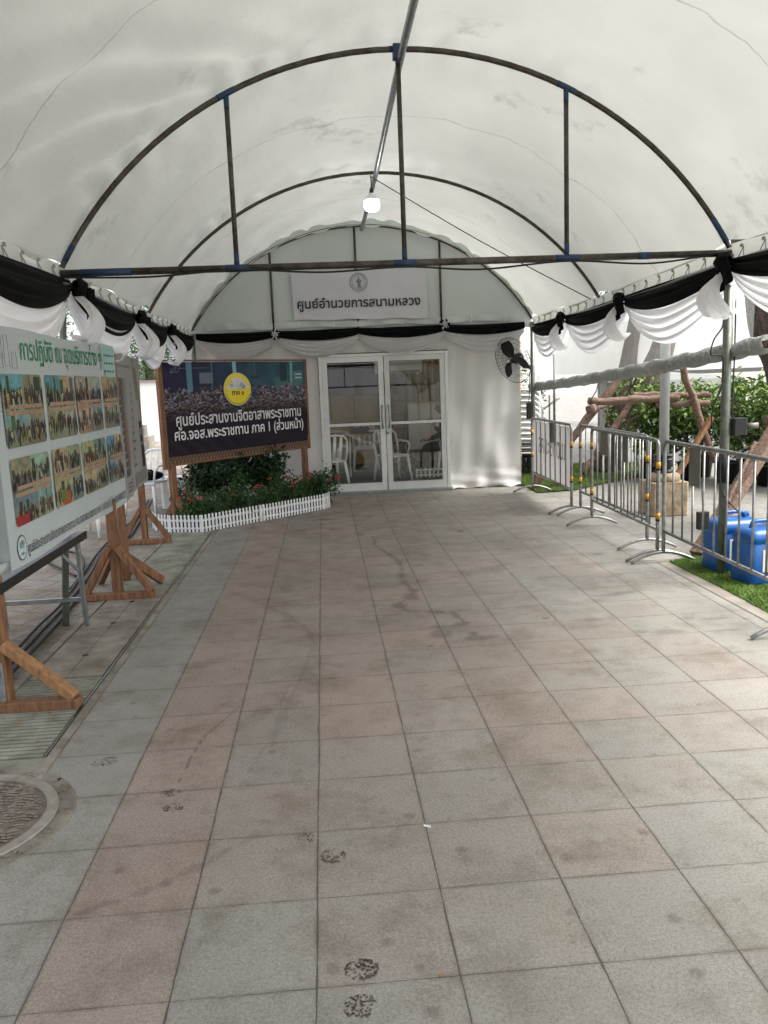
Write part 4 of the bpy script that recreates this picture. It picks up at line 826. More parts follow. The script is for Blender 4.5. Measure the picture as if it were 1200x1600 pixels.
def flower_bed():
    b = MB(); o = [(-2.06, 9.86), (-1.92, 9.62), (-1.47, 9.52), (-.74, 10.18), (-.10, 10.83), (-.06, 11.95), (-1.9, 11.95)]; b.add([(x, y, .012) for x, y in o], [tuple(range(7))]); struct('planting_soil', b, M['soil'])
    rng = np.random.default_rng(31)
    t = thing('leafy_shrub', 'tall dark green leafy shrub rising behind the flowers under the purple sign', 'shrub', (-1.25, 10.95, 0))
    pts = np.concatenate([blobpts(rng, 2000, (-1.45, 10.85, .52), (.42, .28, .30), 20), blobpts(rng, 1800, (-.98, 11.25, .52), (.42, .26, .30), 20), blobpts(rng, 160, (-.72, 11.4, .42), (.26, .2, .2), 6)])
    pts = pts[pts[:, 2] > .05]; leaves('foliage', pts, .085, M['leafdark'], t, 3)
    s = MB()
    for i in range(9): x = -1.85+.05*i+rng.normal()*.02; s.tube([(x, 10.6+.05*i, 0), (x+.03, 10.62+.05*i, .3), (x+rng.normal()*.07, 10.7+.05*i, .66)], .006, 5)
    s.build('stem', M['wood2'], t)
    spots = [(-1.62, 9.86, .30), (-1.42, 9.82, .27), (-1.30, 10.12, .29), (-1.02, 10.22, .30), (-.80, 10.52, .29), (-.58, 10.72, .32), (-.40, 10.92, .34), (-.20, 11.15, .34), (-.02, 11.10, .37), (-1.7, 10.2, .36), (-1.15, 10.6, .36), (-.68, 11.05, .36)]
    labs = ['leafy flowering plant at the left corner of the bed by the sign post', 'flowering plant with pale pink bloom behind the corner of the picket fence', 'low green plant behind the front pickets, third from the left corner', 'low green plant in the dark middle of the front row', 'green flowering plant behind the join of the two fence lengths', 'flowering plant with a red bloom just right of the fence join', 'flowering plant in front of the right sign post', 'flowering plant between the right sign post and the door', 'red flowering plant at the door end of the bed', 'flowering plant beside the left sign post, under the tall shrub', 'flowering plant in the middle of the bed, under the tall shrub', 'flowering plant at the back of the bed near the canvas wall']
    for i, ((x, y, h), lab) in enumerate(zip(spots, labs)):
        h *= 1.28; p = thing('flowering_plant', lab, 'plant', (x, y, 0), 0, 'flowering plants in the bed')
        q = blobpts(rng, 820, (x, y, h*.56), (.23, .20, h*.52), 16, .38); q = q[q[:, 2] > .02]; leaves('foliage', q, .05, M['leaf'], p, 50+i, .4)
        for k in range([3, 3, 1, 1, 3, 4, 3, 2, 5, 1, 1, 2][i]):
            a = rng.uniform(0, 6.28); fx, fy, fz = x+.16*math.cos(a), y-.06+.12*math.sin(a)-.04, h*rng.uniform(.72, 1.08); f = MB()
            for j in range(9):
                d = Vector((rng.normal(), rng.normal(), abs(rng.normal())+.3)).normalized(); c = Vector((fx, fy, fz)); s_ = d.orthogonal().normalized(); w = d.cross(s_)
                f.add([c+d*.012, c+d*.024+s_*.011, c+d*.034, c+d*.024-s_*.011, ], [(0, 1, 2, 3)]); f.add([c+d*.012, c+d*.024+w*.011, c+d*.034, c+d*.024-w*.011], [(0, 1, 2, 3)])
            f.build('bloom', M['petal'], p)
flower_bed()
def picket_run(t, pts, sp=.050, h=.205):
    mb = MB(); rl = MB()
    for (ax, ay), (bx, by) in zip(pts[:-1], pts[1:]):
        L = math.hypot(bx-ax, by-ay); u = Vector(((bx-ax)/L, (by-ay)/L, 0)); n = Vector((u.y, -u.x, 0)); k = int(L/sp)
        for i in range(k+1):
            c = Vector((ax, ay, 0))+u*(i+.25)*L/(k+.5); w = .013
            prof = [(-w, 0), (w, 0), (w, h*.74), (w*1.0, h*.80), (w*.45, h*.84), (w*1.05, h*.90), (w*.6, h*.97), (0, h), (-w*.6, h*.97), (-w*1.05, h*.90), (-w*.45, h*.84), (-w, h*.80), (-w, h*.74)]
            v = [c+u*a+Vector((0, 0, b))+n*o for o in (.004, -.004) for a, b in prof]; m = len(prof)
            mb.add(v, [tuple(range(m)), tuple(range(2*m-1, m-1, -1))]+[(i_, m+i_, m+(i_+1) % m, (i_+1) % m) for i_ in range(m)])
        for z in (.045, .135): rl.bar(Vector((ax, ay, z))-n*.009, Vector((bx, by, z))-n*.009, .009, .022)
    mb.build('pickets', M['white_plastic'], t); rl.build('rail', M['white_plastic'], t)
t = thing('picket_fence', 'low white plastic picket fence round the left corner of the flower bed', 'picket fence', (-1.5, 9.6, 0)); picket_run(t, [(-2.13, 9.96), (-2.05, 9.74), (-1.86, 9.58), (-1.47, 9.46), (-.80, 10.09)])
t = thing('picket_fence', 'low white plastic picket fence along the door end of the flower bed', 'picket fence', (-.3, 10.5, 0)); picket_run(t, [(-.84, 10.03), (-.06, 10.77), (.02, 10.92), (.0, 11.2)])

def grass_mat(name, poly, n, seed, h=.03):
    b = MB().add([(x, y, .006) for x, y in poly], [tuple(range(len(poly)))]); o = tag(b.build('grass_mat', M['turfbase']), kind='structure')
    rng = np.random.default_rng(seed); P = np.array(poly); lo, hi = P.min(0), P.max(0); q = rng.uniform(lo, hi, (n*2, 2)); ins = np.zeros(len(q), bool)
    for (x0, y0), (x1, y1) in zip(P, np.roll(P, -1, 0)): c = ((y0 > q[:, 1]) != (y1 > q[:, 1])) & (q[:, 0] < (x1-x0)*(q[:, 1]-y0)/(y1-y0+1e-12)+x0); ins ^= c
    q = q[ins][:n]; n = len(q); a = rng.uniform(0, 6.28, n); w = .0026; hh = h*rng.uniform(.6, 1.3, n); lean = rng.normal(size=(n, 2))*.6*hh[:, None]
    z = np.full(n, .006); p0 = np.c_[q[:, 0]-w*np.cos(a), q[:, 1]-w*np.sin(a), z]; p1 = np.c_[q[:, 0]+w*np.cos(a), q[:, 1]+w*np.sin(a), z]; p2 = np.c_[q+lean, z+hh]
    v = np.stack([p0, p1, p2], 1).reshape(-1, 3).astype(np.float32); me = bpy.data.meshes.new(name); me.vertices.add(3*n); me.vertices.foreach_set('co', v.ravel()); me.loops.add(3*n); me.loops.foreach_set('vertex_index', np.arange(3*n, dtype=np.int32)); me.polygons.add(n); me.polygons.foreach_set('loop_start', np.arange(0, 3*n, 3, dtype=np.int32)); me.update(calc_edges=True)
    me.materials.append(M['turf']); g = bpy.data.objects.new(name, me); COL.objects.link(g); tag(g, kind='stuff')
M['turf'] = mat('turf_blade', (.16, .24, .05), .6, .0, 9, col2=(.085, .15, .032), spec=.2); M['turfbase'] = mat('turf_backing', (.035, .07, .018), .9, .3, 20)
grass_mat('grass', [(2.90, 6.72), (2.92, 5.9), (2.90, 5.0), (2.86, 4.1), (4.2, 4.1), (4.2, 6.75), (3.25, 6.86)], 95000, 1, .024)
grass_mat('grass', [(2.96, 11.30), (3.5, 11.36), (4.6, 12.3), (5.6, 12.8), (5.6, 14.6), (2.96, 14.6), (2.96, 11.3)], 60000, 2, .035)
kb = MB(); kb.add([(2.80, 6.75, .004), (2.90, 6.70, .004), (2.915, 5.9, .004), (2.90, 5, .004), (2.86, 4, .004), (2.78, 4, .004), (2.80, 5, .004)], [(0, 1, 2, 3, 4, 5, 6)]); struct('kerb_strip', kb, M['conc'])

# ================================================================== BARRIERS
def barrier(label, x0, y0, x1, y1, bars, plates=(), panel=False, tapes=(), z0=.28):
    a = Vector((x0, y0, 0)); b = Vector((x1, y1, 0)); L = (b-a).length; u = (b-a)/L; n = Vector((u.y, -u.x, 0)); P = lambda s, z, o=0.: a+u*s+n*o+Vector((0, 0, z)); top = 1.05; r = .017; cr = .06
    t = thing('crowd_barrier', label, 'barrier', tuple((a+b)/2), 0, 'steel crowd barriers beside the walk')
    pts = [P(0, .09)]+[P(0, z) for z in (z0, .6, top-cr)]+[P(cr-cr*math.cos(q), top-cr+cr*math.sin(q)) for q in np.linspace(.3, math.pi/2, 5)]+[P(L/2, top)]+[P(L-cr+cr*math.sin(q), top-cr+cr*math.cos(q)) for q in np.linspace(0, math.pi/2-.3, 5)]+[P(L, z) for z in (top-cr, .6, z0, .09)]
    f = MB(); f.tube(pts, r, 10); f.tube([P(0, z0), P(L, z0)], r*.9, 8); f.build('frame', M['steel'], t, True)
    br = [(i+1)*L/(bars+1) for i in range(bars)]
    for i, s in enumerate(br):
        zt = top
        for p0, p1, zz in plates:
            if p0 < s < p1: zt = zz
        MB().tube([P(s, z0), P(s, zt)], .0085, 8).build('bar', M['steel'], t, True)
    for s in (.0, L):
        ft = MB(); ft.tube([P(s, .012+.085*math.cos(q*math.pi/2)**.9 if abs(q) < 1 else .012, .28*q) for q in np.linspace(-1, 1, 15)], .0145, 8); ft.build('foot', M['steel'], t, True)
    for p0, p1, zz in plates:
        m = MB(); m.box(P((p0+p1)/2, (top+zz)/2), (.006, abs(p1-p0), top-zz), Matrix.Rotation(math.atan2(-u.x, u.y), 3, 'Z')); m.build('plate', M['plate'], t)
    if panel:
        pn = MB()
        for i in range(bars+1):
            s0 = 0.03 if i == 0 else br[i-1]; s1 = L-.03 if i == bars else br[i]; pn.add([P(s0, z0+.02, -.012), P(s1, z0+.02, -.012), P(s1, top-.03, -.012), P(s0, top-.03, -.012)], [(0, 1, 2, 3)])
        pm = pn.build('panel', M['panel'], t)
        lt = MB(); lettering(lt, 'เขตพระนคร', P(L*.5, .60, -.0105), u, (0, 0, 1), 1.3, .0, flip=True, hscale=1.3); lt.build('lettering', M['faintink'], pm)
        MB().add([P(br[3]-.01, top-.02, -.010), P(br[4]+.01, top-.02, -.010), P(br[4]+.01, .78, -.010), P(br[3]-.01, .78, -.010)], [(0, 1, 2, 3)]).build('plate', M['plate'], t)
    for s, z in tapes:
        m = MB(); m.tube([P(s, z-.025), P(s, z+.025)], r+.0025, 12); o = m.build('yellow_band', M['yellowtape'], t, True)
        MB().tube([P(s, z-.045), P(s, z-.025)], r+.002, 12).build('black_band', M['black'], o, True)
    return t
M['plate'] = mat('grey_plate', S(118, 116, 108), .5, .25, 9, metal=.2); M['panel'] = cloth('white_panel', (.62, .60, .59), .25, .03); M['faintink'] = mat('faint_ink', S(120, 116, 116), .6, .1)
barrier('steel crowd barrier with a white panel and faint mirrored lettering, farthest along the walk', 2.90, 11.36, 2.87, 9.42, 7, panel=True, tapes=((.0, .86), (0, .55), (1.94, .83), (1.94, .42)))
barrier('steel crowd barrier standing next to the white-panelled one, partly behind the third', 2.94, 9.30, 2.93, 7.28, 9, tapes=((0, .83), (0, .42), (2.02, .85), (2.02, .5)), plates=((1.3, 1.52, .76),))
barrier('steel crowd barrier in the middle of the row, overlapping its neighbour', 2.85, 8.62, 2.83, 6.80, 9, tapes=((0, .88), (0, .38), (1.82, .84), (1.82, .40)), plates=((.29, .50, .80),))
barrier('steel crowd barrier nearest the camera, running out of the right edge past the blue cans', 2.85, 6.72, 2.80, 4.62, 10, tapes=(), plates=((.50, .70, .74),))

# ================================================================== RIGHT SIDE: POLE FITTINGS, VINYL, FAN
def vinyl():
    xx = TX+TW+.06; t = thing('vinyl_sheet', 'clear vinyl side sheet hanging from the right eave down to its roll', 'sheet', (xx, 9, 2))
    zr = lambda y: 1.79-(y-5.9)*.0502
    MB().grid(lambda u, v: (xx+.015*math.sin(u*31+v*4)*v, 5.95+6.2*u, (zr(5.95+6.2*u)+.0)*(1-v)+(eave(6+6*u)-.05)*v), 60, 12).build('sheet', M['vinyl'], t, True)
    t2 = thing('vinyl_roll', 'grey roll of clear vinyl tied along the right side of the tent', 'roll', (xx, 9, 1.6))
    m = MB(); N = 140; n = 16; v = []
    for i in range(N+1):
        y = 5.72+6.75*i/N
        for k in range(n):
            a = 6.2832*k/n; r = .066+.006*math.sin(a*3+i*.5)+.005*math.sin(i*.9+a); v.append((xx+.01+r*math.cos(a), y, zr(y)-.03*math.sin(math.pi*i/N)+r*math.sin(a)))
    m.add(v, [(i*n+k, i*n+(k+1) % n, (i+1)*n+(k+1) % n, (i+1)*n+k) for i in range(N) for k in range(n)]); m.build('roll', M['vinylroll'], t2, True)
    MB().tube([(xx+.01, 5.45, 1.81), (xx+.01, 12.5, 1.46)], .03, 8).build('roller_pole', M['log'], t2, True)
    MB().tube([(xx, 9.35, 1.56), (xx+.15, 9.9, 1.42), (3.55, 10.9, 1.22)], .006, 6).build('tie_cord', M['rubber'], t2)
vinyl()
def pole_cables():
    x, y = TX+TW-.01, 6.2
    def cable(name, lab, pts, r, m='rubber', n=60, cat='cable'):
        P = [Vector(p) for p in pts]; out = []
        for i in range(len(P)-1):
            p0, p1, p2, p3 = P[max(i-1, 0)], P[i], P[i+1], P[min(i+2, len(P)-1)]
            for k in range(8):
                q = k/8; out.append(.5*((2*p1)+(-p0+p2)*q+(2*p0-5*p1+4*p2-p3)*q*q+(-p0+3*p1-3*p2+p3)*q**3))
        out.append(P[-1]); tag(MB().tube(out, r, 6).build(name, M[m], None, True), lab, cat)
    cable('power_cable', 'black cable looped down the near right tent pole', [(x-.05, y-.03, 2.08), (x-.06, y-.04, 1.95), (x-.13, y-.05, 1.85), (x-.15, y-.05, 1.74), (x-.06, y-.05, 1.72), (x-.055, y-.04, 1.5), (x-.12, y-.05, 1.35), (x-.13, y-.05, 1.2), (x-.06, y-.05, 1.05), (x-.04, y-.05, .7), (x+.1, y-.1, .5)], .006)
    cable('power_cable', 'black cable running straight down the right face of the near right tent pole', [(x+.05, y-.02, 2.15), (x+.05, y-.02, 1.7), (x+.04, y-.03, 1.3), (x+.10, y-.03, 1.12), (x+.13, y-.03, 1.0), (x+.02, y-.05, .98)], .006)
    cable('power_cable', 'black cable sagging under the steel tie beam across the tent', [(TX-TW, 6.17, 2.46), (-1.2, 6.17, 2.445), (-.57, 6.17, 2.475), (.05, 6.17, 2.44), (.65, 6.17, 2.46), (1.2, 6.17, 2.425), (1.86, 6.17, 2.465), (2.5, 6.17, 2.43), (3.1, 6.17, 2.5)], .007)
    cable('lamp_wire', 'thin wire slanting from the hanging lamp to the right eave', [(.63, 9.12, 3.78), (1.8, 9.1, 3.08), (3.0, 9.1, 2.44)], .005, cat='wire')
    for k, (off, r) in enumerate(((0, .013), (.05, .016), (-.045, .011))):
        cable('ground_cable', ['thick black cable along the drain on the left, middle of three', 'thickest black cable along the drain, nearest the drain covers', 'thin black cable along the drain, farthest from the walk'][k], [(-1.93+off, 3.9, .02), (-1.98+off, 4.79, .02), (-2.04+off*1.3, 5.77, .02), (-2.08+off, 6.4, .02), (-2.18+off*1.5, 7.4, .02), (-2.33+off, 8.4, .02), (-2.36+off*2, 9.3, .02), (-2.46+off, 10.6, .02), (-2.7+off, 12.5, .02)], r)
    cable('coiled_cable', 'loop of black cable lying beside the middle wooden sign foot', [(-2.2, 6.9, .02), (-2.3, 7.6, .02), (-2.5, 8.3, .02), (-2.75, 8.6, .02), (-2.8, 8.2, .02), (-2.5, 7.7, .02), (-2.3, 7.4, .02)], .012)
    cable('hanging_rope', 'thin rope beside the near right tent pole', [(x+.07, y+.1, 2.1), (x+.09, y+.1, 1.8), (3.5, 7.0, 1.3)], .006, 'rope', cat='rope')
    b = thing('socket_box', 'black socket box with a grey plug strapped to the near right tent pole', 'socket box', (x+.10, y-.02, 1.17)); m = MB(); m.bar((x+.10, y-.02, 1.12), (x+.10, y-.02, 1.25), .11, .07, .15); m.build('box', M['black'], b); MB().tube([(x+.155, y-.03, 1.185), (x+.24, y-.05, 1.19)], .022, 10).build('plug', M['plate'], b, True)
    m = MB().tube([(x, y, 1.0), (x, y, .75)], .040, 12); tag(m.build('tape_wrap', M['rubber'], None, True), 'dark tape wrapped round the near right tent pole', 'tape')
    bx = thing('hanging_lock_box', 'small black box hanging by a wire from the nearest barrier', 'box', (2.84, 6.02, .55)); MB().bar((2.86, 6.02, .42), (2.86, 6.02, .555), .085, .05, .1).build('box', M['black'], bx); MB().tube([(2.845, 6.02, .75), (2.86, 6.02, .55)], .003, 5).build('wire', M['galv'], bx)
pole_cables()
def fan():
    c = Vector((2.76, 11.86, 1.86)); ax = Vector((-.80, -.52, -.30)).normalized(); t = thing('wall_fan', 'black caged fan fixed to the far right tent pole', 'fan', tuple(c)); s = ax.orthogonal().normalized(); w = ax.cross(s); Rr = .335
    g = MB()
    for q in range(-4, 5):
        d = .085*(1-(abs(q)/4)**2) if False else 0
    for r, o in ((Rr, 0), (Rr*.72, .055), (Rr*.42, .085), (Rr*.15, .095), (Rr*.72, -.05), (Rr*.42, -.08)): g.tube([c+ax*o+(s*math.cos(k)+w*math.sin(k))*r for k in np.linspace(0, 6.2832, 40)[:-1]], .0045 if r == Rr else .002, 5, True)
    for k in range(36):
        a = 6.2832*k/36; e = s*math.cos(a)+w*math.sin(a)
        for sg in (1, -1): g.tube([c+e*Rr, c+e*Rr*.72+ax*sg*.055, c+e*Rr*.42+ax*sg*.085, c+e*Rr*.12+ax*sg*.095], .0017, 4)
    g.build('guard', M['black'], t)
    for k in range(3):
        a = 2.0944*k+.4; b = MB()
        def bl(u, v, a=a):
            rr = .05+.24*u; an = a+(v-.5)*(.9-.2*u)*(.45+.9*math.sin(math.pi*min(1, u*.8+.15))); return tuple(c+(s*math.cos(an)+w*math.sin(an))*rr+ax*(.03*(v-.5)*2))
        b.grid(bl, 10, 6).build('blade', M['black'], t, True)
    MB().tube([c+ax*.03, c-ax*.02, c-ax*.05, c-ax*.16, c-ax*.20], [.03, .05, .075, .07, .03], 16).build('motor', M['black'], t, True)
    MB().bar(c-ax*.12-Vector((0, 0, .02)), Vector((3.08, 12.08, 1.74)), .045, .045).build('bracket', M['black'], t)
    b = thing('switch_box', 'black switch box on the far right tent pole below the fan', 'switch box', (3.07, 12.05, 1.1)); MB().bar((3.03, 12.04, 1.0), (3.03, 12.04, 1.24), .07, .06, .15).build('box', M['black'], b); MB().tube([(3.03, 12.03, 1.24), (3.05, 12.03, 1.7)], .006, 6).build('lead', M['rubber'], b)
fan()
def bulb():
    c = (.625, 9.13); t = thing('hanging_lamp', 'lit white bulb hanging from the ridge pole', 'lamp', (c[0], c[1], 3.43))
    MB().tube([(c[0], c[1], 3.80), (c[0]+.003, c[1], 3.66)], .006, 6).build('cord', M['rubber'], t); MB().lathe([(.012, .235), (.018, .225), (.02, .185), (.018, .18)], (c[0], c[1], 3.435), 14).build('socket', M['black'], t, True)
    MB().lathe([(.016, .19), (.03, .175), (.055, .15), (.068, .13), (.072, .115), (.072, .11)], (c[0], c[1], 3.435), 24).build('collar', M['white_plastic'], t, True)
    m, n, l, p = newmat('lamp_glow'); p.inputs['Emission Color'].default_value = (1, 1, .97, 1); p.inputs['Emission Strength'].default_value = 9; p.inputs['Base Color'].default_value = (.9, .9, .9, 1)
    MB().lathe([(.072, .11), (.080, .105), (.082, .09), (.081, .045), (.074, .02), (.055, .004), (.02, .0)], (c[0], c[1], 3.435), 28).build('diffuser', m, t, True)
bulb()

# ================================================================== RIGHT SIDE: POST, TREES, PROPS, HEDGE, CANS
def lamp_post():
    x, y = 3.88, 9.17; t = thing('lamp_post', 'silver steel post with black collar on a sandstone block', 'lamp post', (x, y, 0))
    b = MB(); b.bar((x, y, 0), (x, y, .375), .42, .42, .05); b.build('stone_block', M['sand'], t); MB().lathe([(.17, .37), (.185, .40), (.18, .44), (.15, .465), (.12, .47)], (x, y, 0), 24).build('stone_cap', M['sand'], t, True)
    MB().lathe([(.10, .465), (.10, .50), (.085, .505), (.085, .53), (.115, .545), (.13, .56), (.10, .60), (.115, .615), (.115, .63), (.09, .64), (.09, .66), (.12, .665), (.12, .68), (.06, .685)], (x, y, 0), 24).build('collar', M['black'], t, True)
    MB().tube([(x, y, .68), (x, y, 5.2)], .055, 18).build('shaft', M['silver'], t, True); MB().lathe([(.06, 5.2), (.20, 5.25), (.24, 5.5), (.12, 5.75), (.02, 5.8)], (x, y, 0), 20).build('lantern', M['white_plastic'], t, True)
lamp_post()
def trunk_mesh(mb, pts, rads, seed, n=18, seg=14):
    P = [Vector(p) for p in pts]; out = []; rr = []
    for i in range(len(P)-1):
        for k in range(seg): q = k/seg; out.append(P[i].lerp(P[i+1], q)); rr.append(rads[i]*(1-q)+rads[i+1]*q)
    out.append(P[-1]); rr.append(rads[-1]); o = len(mb.v); mb.tube(out, rr, n, cap=True); rng = random.Random(seed)
    from mathutils import noise
    for i in range(len(out)*n):
        v = Vector(mb.v[o+i]); c = out[i//n]; d = v-c; a = i % n; f = 1+.16*noise.noise(Vector((v.x*7, v.y*7, v.z*2.2)))+.10*math.sin(a*2.1+v.z*2.5+seed)
        mb.v[o+i] = tuple(c+d*f)
def tree(name, label, trunks, crown, seed, nleaf=2500, sprouts=()):
    t = thing(name, label, 'tree', trunks[0][0][0]); rng = np.random.default_rng(seed)
    m = MB()
    for i, (p, r) in enumerate(trunks): trunk_mesh(m, p, r, seed+i)
    m.build('trunk', M['bark'], t, True)
    pts = np.concatenate([blobpts(rng, nleaf, c, r, 18, .3) for c, r in crown]); leaves('crown', pts, .13, M['leaf'], t, seed)
    if sprouts: leaves('sprout', np.concatenate([blobpts(rng, 60, c, (.14, .1, .16), 5, .4) for c in sprouts]), .09, M['leafbright'], t, seed+1)
tree('leaning_tree', 'leaning rough-barked tree propped by logs on the far grass', [([(4.62, 13.2, -.02), (4.80, 13.2, .55), (5.12, 13.2, 1.15), (5.5, 13.2, 1.9), (6.0, 13.25, 3.2)], [.24, .20, .19, .17, .13]), ([(4.70, 13.28, .6), (4.86, 13.3, 1.2), (5.02, 13.32, 1.8), (5.2, 13.35, 2.9)], [.12, .14, .12, .09])], [((6.2, 13.3, 4.6), (1.5, 1.2, 1.1)), ((5.2, 13.4, 4.2), (.9, .9, .9))], 5, 1500, ((4.62, 13.0, 1.25), (4.50, 13.0, 1.0), (4.78, 13.0, 1.42)))
tree('big_tree', 'thick grey tree trunk at the right edge behind the near tent pole', [([(5.15, 8.0, -.02), (4.95, 8.0, .7), (4.74, 8.0, 1.5), (4.50, 8.02, 2.3), (4.15, 8.1, 3.6)], [.30, .27, .25, .27, .2]), ([(4.62, 8.05, 2.1), (4.9, 8.1, 2.9), (5.3, 8.1, 3.8)], [.2, .17, .12])], [((4.2, 8.2, 5.4), (1.8, 1.6, 1.0)), ((6.2, 8.2, 5.2), (1.4, 1.4, .9))], 6, 2200)
def log(name, lab, a, b, r, m='log', cat='timber prop', plank=False):
    mb = MB()
    if plank: mb.bar(a, b, r*2.2, r*1.4, .1)
    else:
        A, B = Vector(a), Vector(b); n = 12; rng = random.Random(sum(map(ord, lab))); trunk_mesh(mb, [A.lerp(B, i/n)+Vector((rng.uniform(-1, 1), rng.uniform(-1, 1), rng.uniform(-1, 1)))*r*.28 for i in range(n+1)], [r*rng.uniform(.82, 1.08) for _ in range(n+1)], n+int(r*1000), 12, 3)
    tag(mb.build(name, M[m], None, not plank), lab, cat, 'timber props round the leaning tree')
log('timber_prop', 'horizontal log tied across the leaning tree, the front one', (3.58, 11.0, 1.255), (4.85, 11.0, 1.27), .05); log('timber_prop', 'horizontal log behind the silver post, upper of two', (4.3, 11.25, 1.30), (5.42, 11.25, 1.27), .045); log('timber_prop', 'horizontal log behind the silver post, lower of two', (4.55, 11.05, 1.18), (5.30, 11.05, 1.165), .045)
log('timber_prop', 'long slanting log from the rope joint down to the grass behind the white barrier panel', (2.98, 11.6, .05), (4.3, 11.6, 1.62), .062); log('timber_prop', 'dark slanting log leaning on the tree trunk', (3.95, 12.4, .1), (4.95, 12.6, 1.35), .065); log('timber_prop', 'steep thin log in front of the hedge', (4.86, 11.0, 1.75), (5.38, 11.0, .35), .05)
log('timber_prop', 'pale sawn plank leaning in front of the hedge', (4.75, 10.9, .12), (5.30, 10.95, .98), .04, 'wood2', plank=True); log('timber_prop', 'thick slanting timber behind the blue cans', (3.22, 6.86, .02), (4.45, 7.55, 1.30), .062, 'log', plank=True); log('timber_prop', 'thin red stick beside the thick slanting timber', (3.55, 7.0, .45), (3.95, 7.3, .95), .018)
log('timber_prop', 'short log end lashed to the big tree at the right edge, upper', (4.12, 7.6, 1.86), (5.2, 7.8, 1.90), .045); log('timber_prop', 'rope-wound log at the right edge, just below the upper one', (3.6, 6.6, 1.78), (4.6, 7.4, 1.84), .04); log('timber_prop', 'bundled log ends at the right edge, level with the barrier top', (4.22, 7.55, 1.10), (5.1, 7.7, 1.12), .07); log('timber_prop', 'log stub with a cut face beside the white-panelled barrier', (3.45, 11.7, .0), (3.45, 11.7, .42), .09, 'wood2')
log('timber_prop', 'log with a round cut end at the rope joint', (3.50, 10.7, 1.15), (4.4, 12.4, 1.22), .06)
for k, (p, q) in enumerate((((4.35, 7.72, 2.35), (4.42, 7.7, 1.86)), ((4.38, 7.72, 2.35), (4.52, 7.7, 1.86)), ((4.46, 7.72, 2.30), (4.50, 7.7, 1.86)))): tag(MB().tube([p, q], .008, 6).build('tree_rope', M['rope']), ['left rope hanging on the big tree trunk', 'middle slanting rope on the big tree trunk', 'right rope hanging on the big tree trunk'][k], 'rope')
def hedge():
    def plant(seed):
        rng = np.random.default_rng(seed); t = thing('potted_shrub', 'x', 'shrub', (0, 0, 0), 0, 'potted shrubs of the hedge')
        MB().lathe([(.13, 0), (.16, .27), (.175, .275), (.175, .30), (.15, .30), (.14, .26)], (0, 0, 0), 20).build('pot', M['black'], t, True)
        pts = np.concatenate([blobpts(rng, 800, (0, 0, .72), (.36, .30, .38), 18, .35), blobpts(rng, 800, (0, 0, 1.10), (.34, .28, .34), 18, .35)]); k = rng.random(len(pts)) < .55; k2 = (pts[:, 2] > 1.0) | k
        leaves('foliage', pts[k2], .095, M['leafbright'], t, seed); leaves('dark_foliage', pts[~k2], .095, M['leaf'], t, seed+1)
        s = MB()
        for i in range(5): s.tube([(rng.normal()*.03, rng.normal()*.03, .26), (rng.normal()*.12, rng.normal()*.1, .75), (rng.normal()*.2, rng.normal()*.2, 1.2)], .009, 5)
        s.build('stem', M['bark'], t); return t
    pro = [plant(200), plant(210), plant(220)]
    spots = [(4.90, 12.0), (5.35, 11.75), (5.75, 11.35), (6.1, 10.9), (6.35, 10.4), (6.7, 9.9), (5.2, 12.5), (5.75, 12.2), (6.25, 11.7), (6.7, 11.1), (7.1, 10.4), (2.95, 17.2), (3.5, 17.4), (4.05, 17.2), (4.5, 17.5), (3.2, 18.1), (3.9, 18.0)]
    pl = ['first potted shrub of the front hedge row, next to the silver post', 'second potted shrub of the front hedge row, behind the pale plank', 'third potted shrub of the front hedge row, left of the near tent pole', 'fourth potted shrub of the front hedge row, behind the near tent pole', 'fifth potted shrub of the front hedge row, by the right edge', 'nearest potted shrub of the front hedge row, at the right edge',
          'first shrub of the back hedge row, behind the silver post', 'second shrub of the back hedge row', 'third shrub of the back hedge row, behind the near tent pole', 'fourth shrub of the back hedge row, at the right edge', 'nearest shrub of the back hedge row, at the right edge',
          'far shrub right of the fan pole, nearest the stacked chairs', 'far shrub seen above the white-panelled barrier, second from the fan pole', 'far shrub seen above the white-panelled barrier, third from the fan pole', 'far shrub left of the slanting log', 'taller back shrub right of the fan pole', 'taller back shrub left of the slanting log']
    rng = random.Random(2)
    for i, ((x, y), lab) in enumerate(zip(spots, pl)):
        o = pro[i] if i < 3 else copy_tree(pro[i % 3]); o['label'] = lab; o.location = (x, y, 0); o.rotation_euler = (0, 0, rng.uniform(0, 6)); s = rng.uniform(.94, 1.06)*(1.25 if i > 14 else 1.0); o.scale = (s*1.05, s*1.05, s)
hedge()
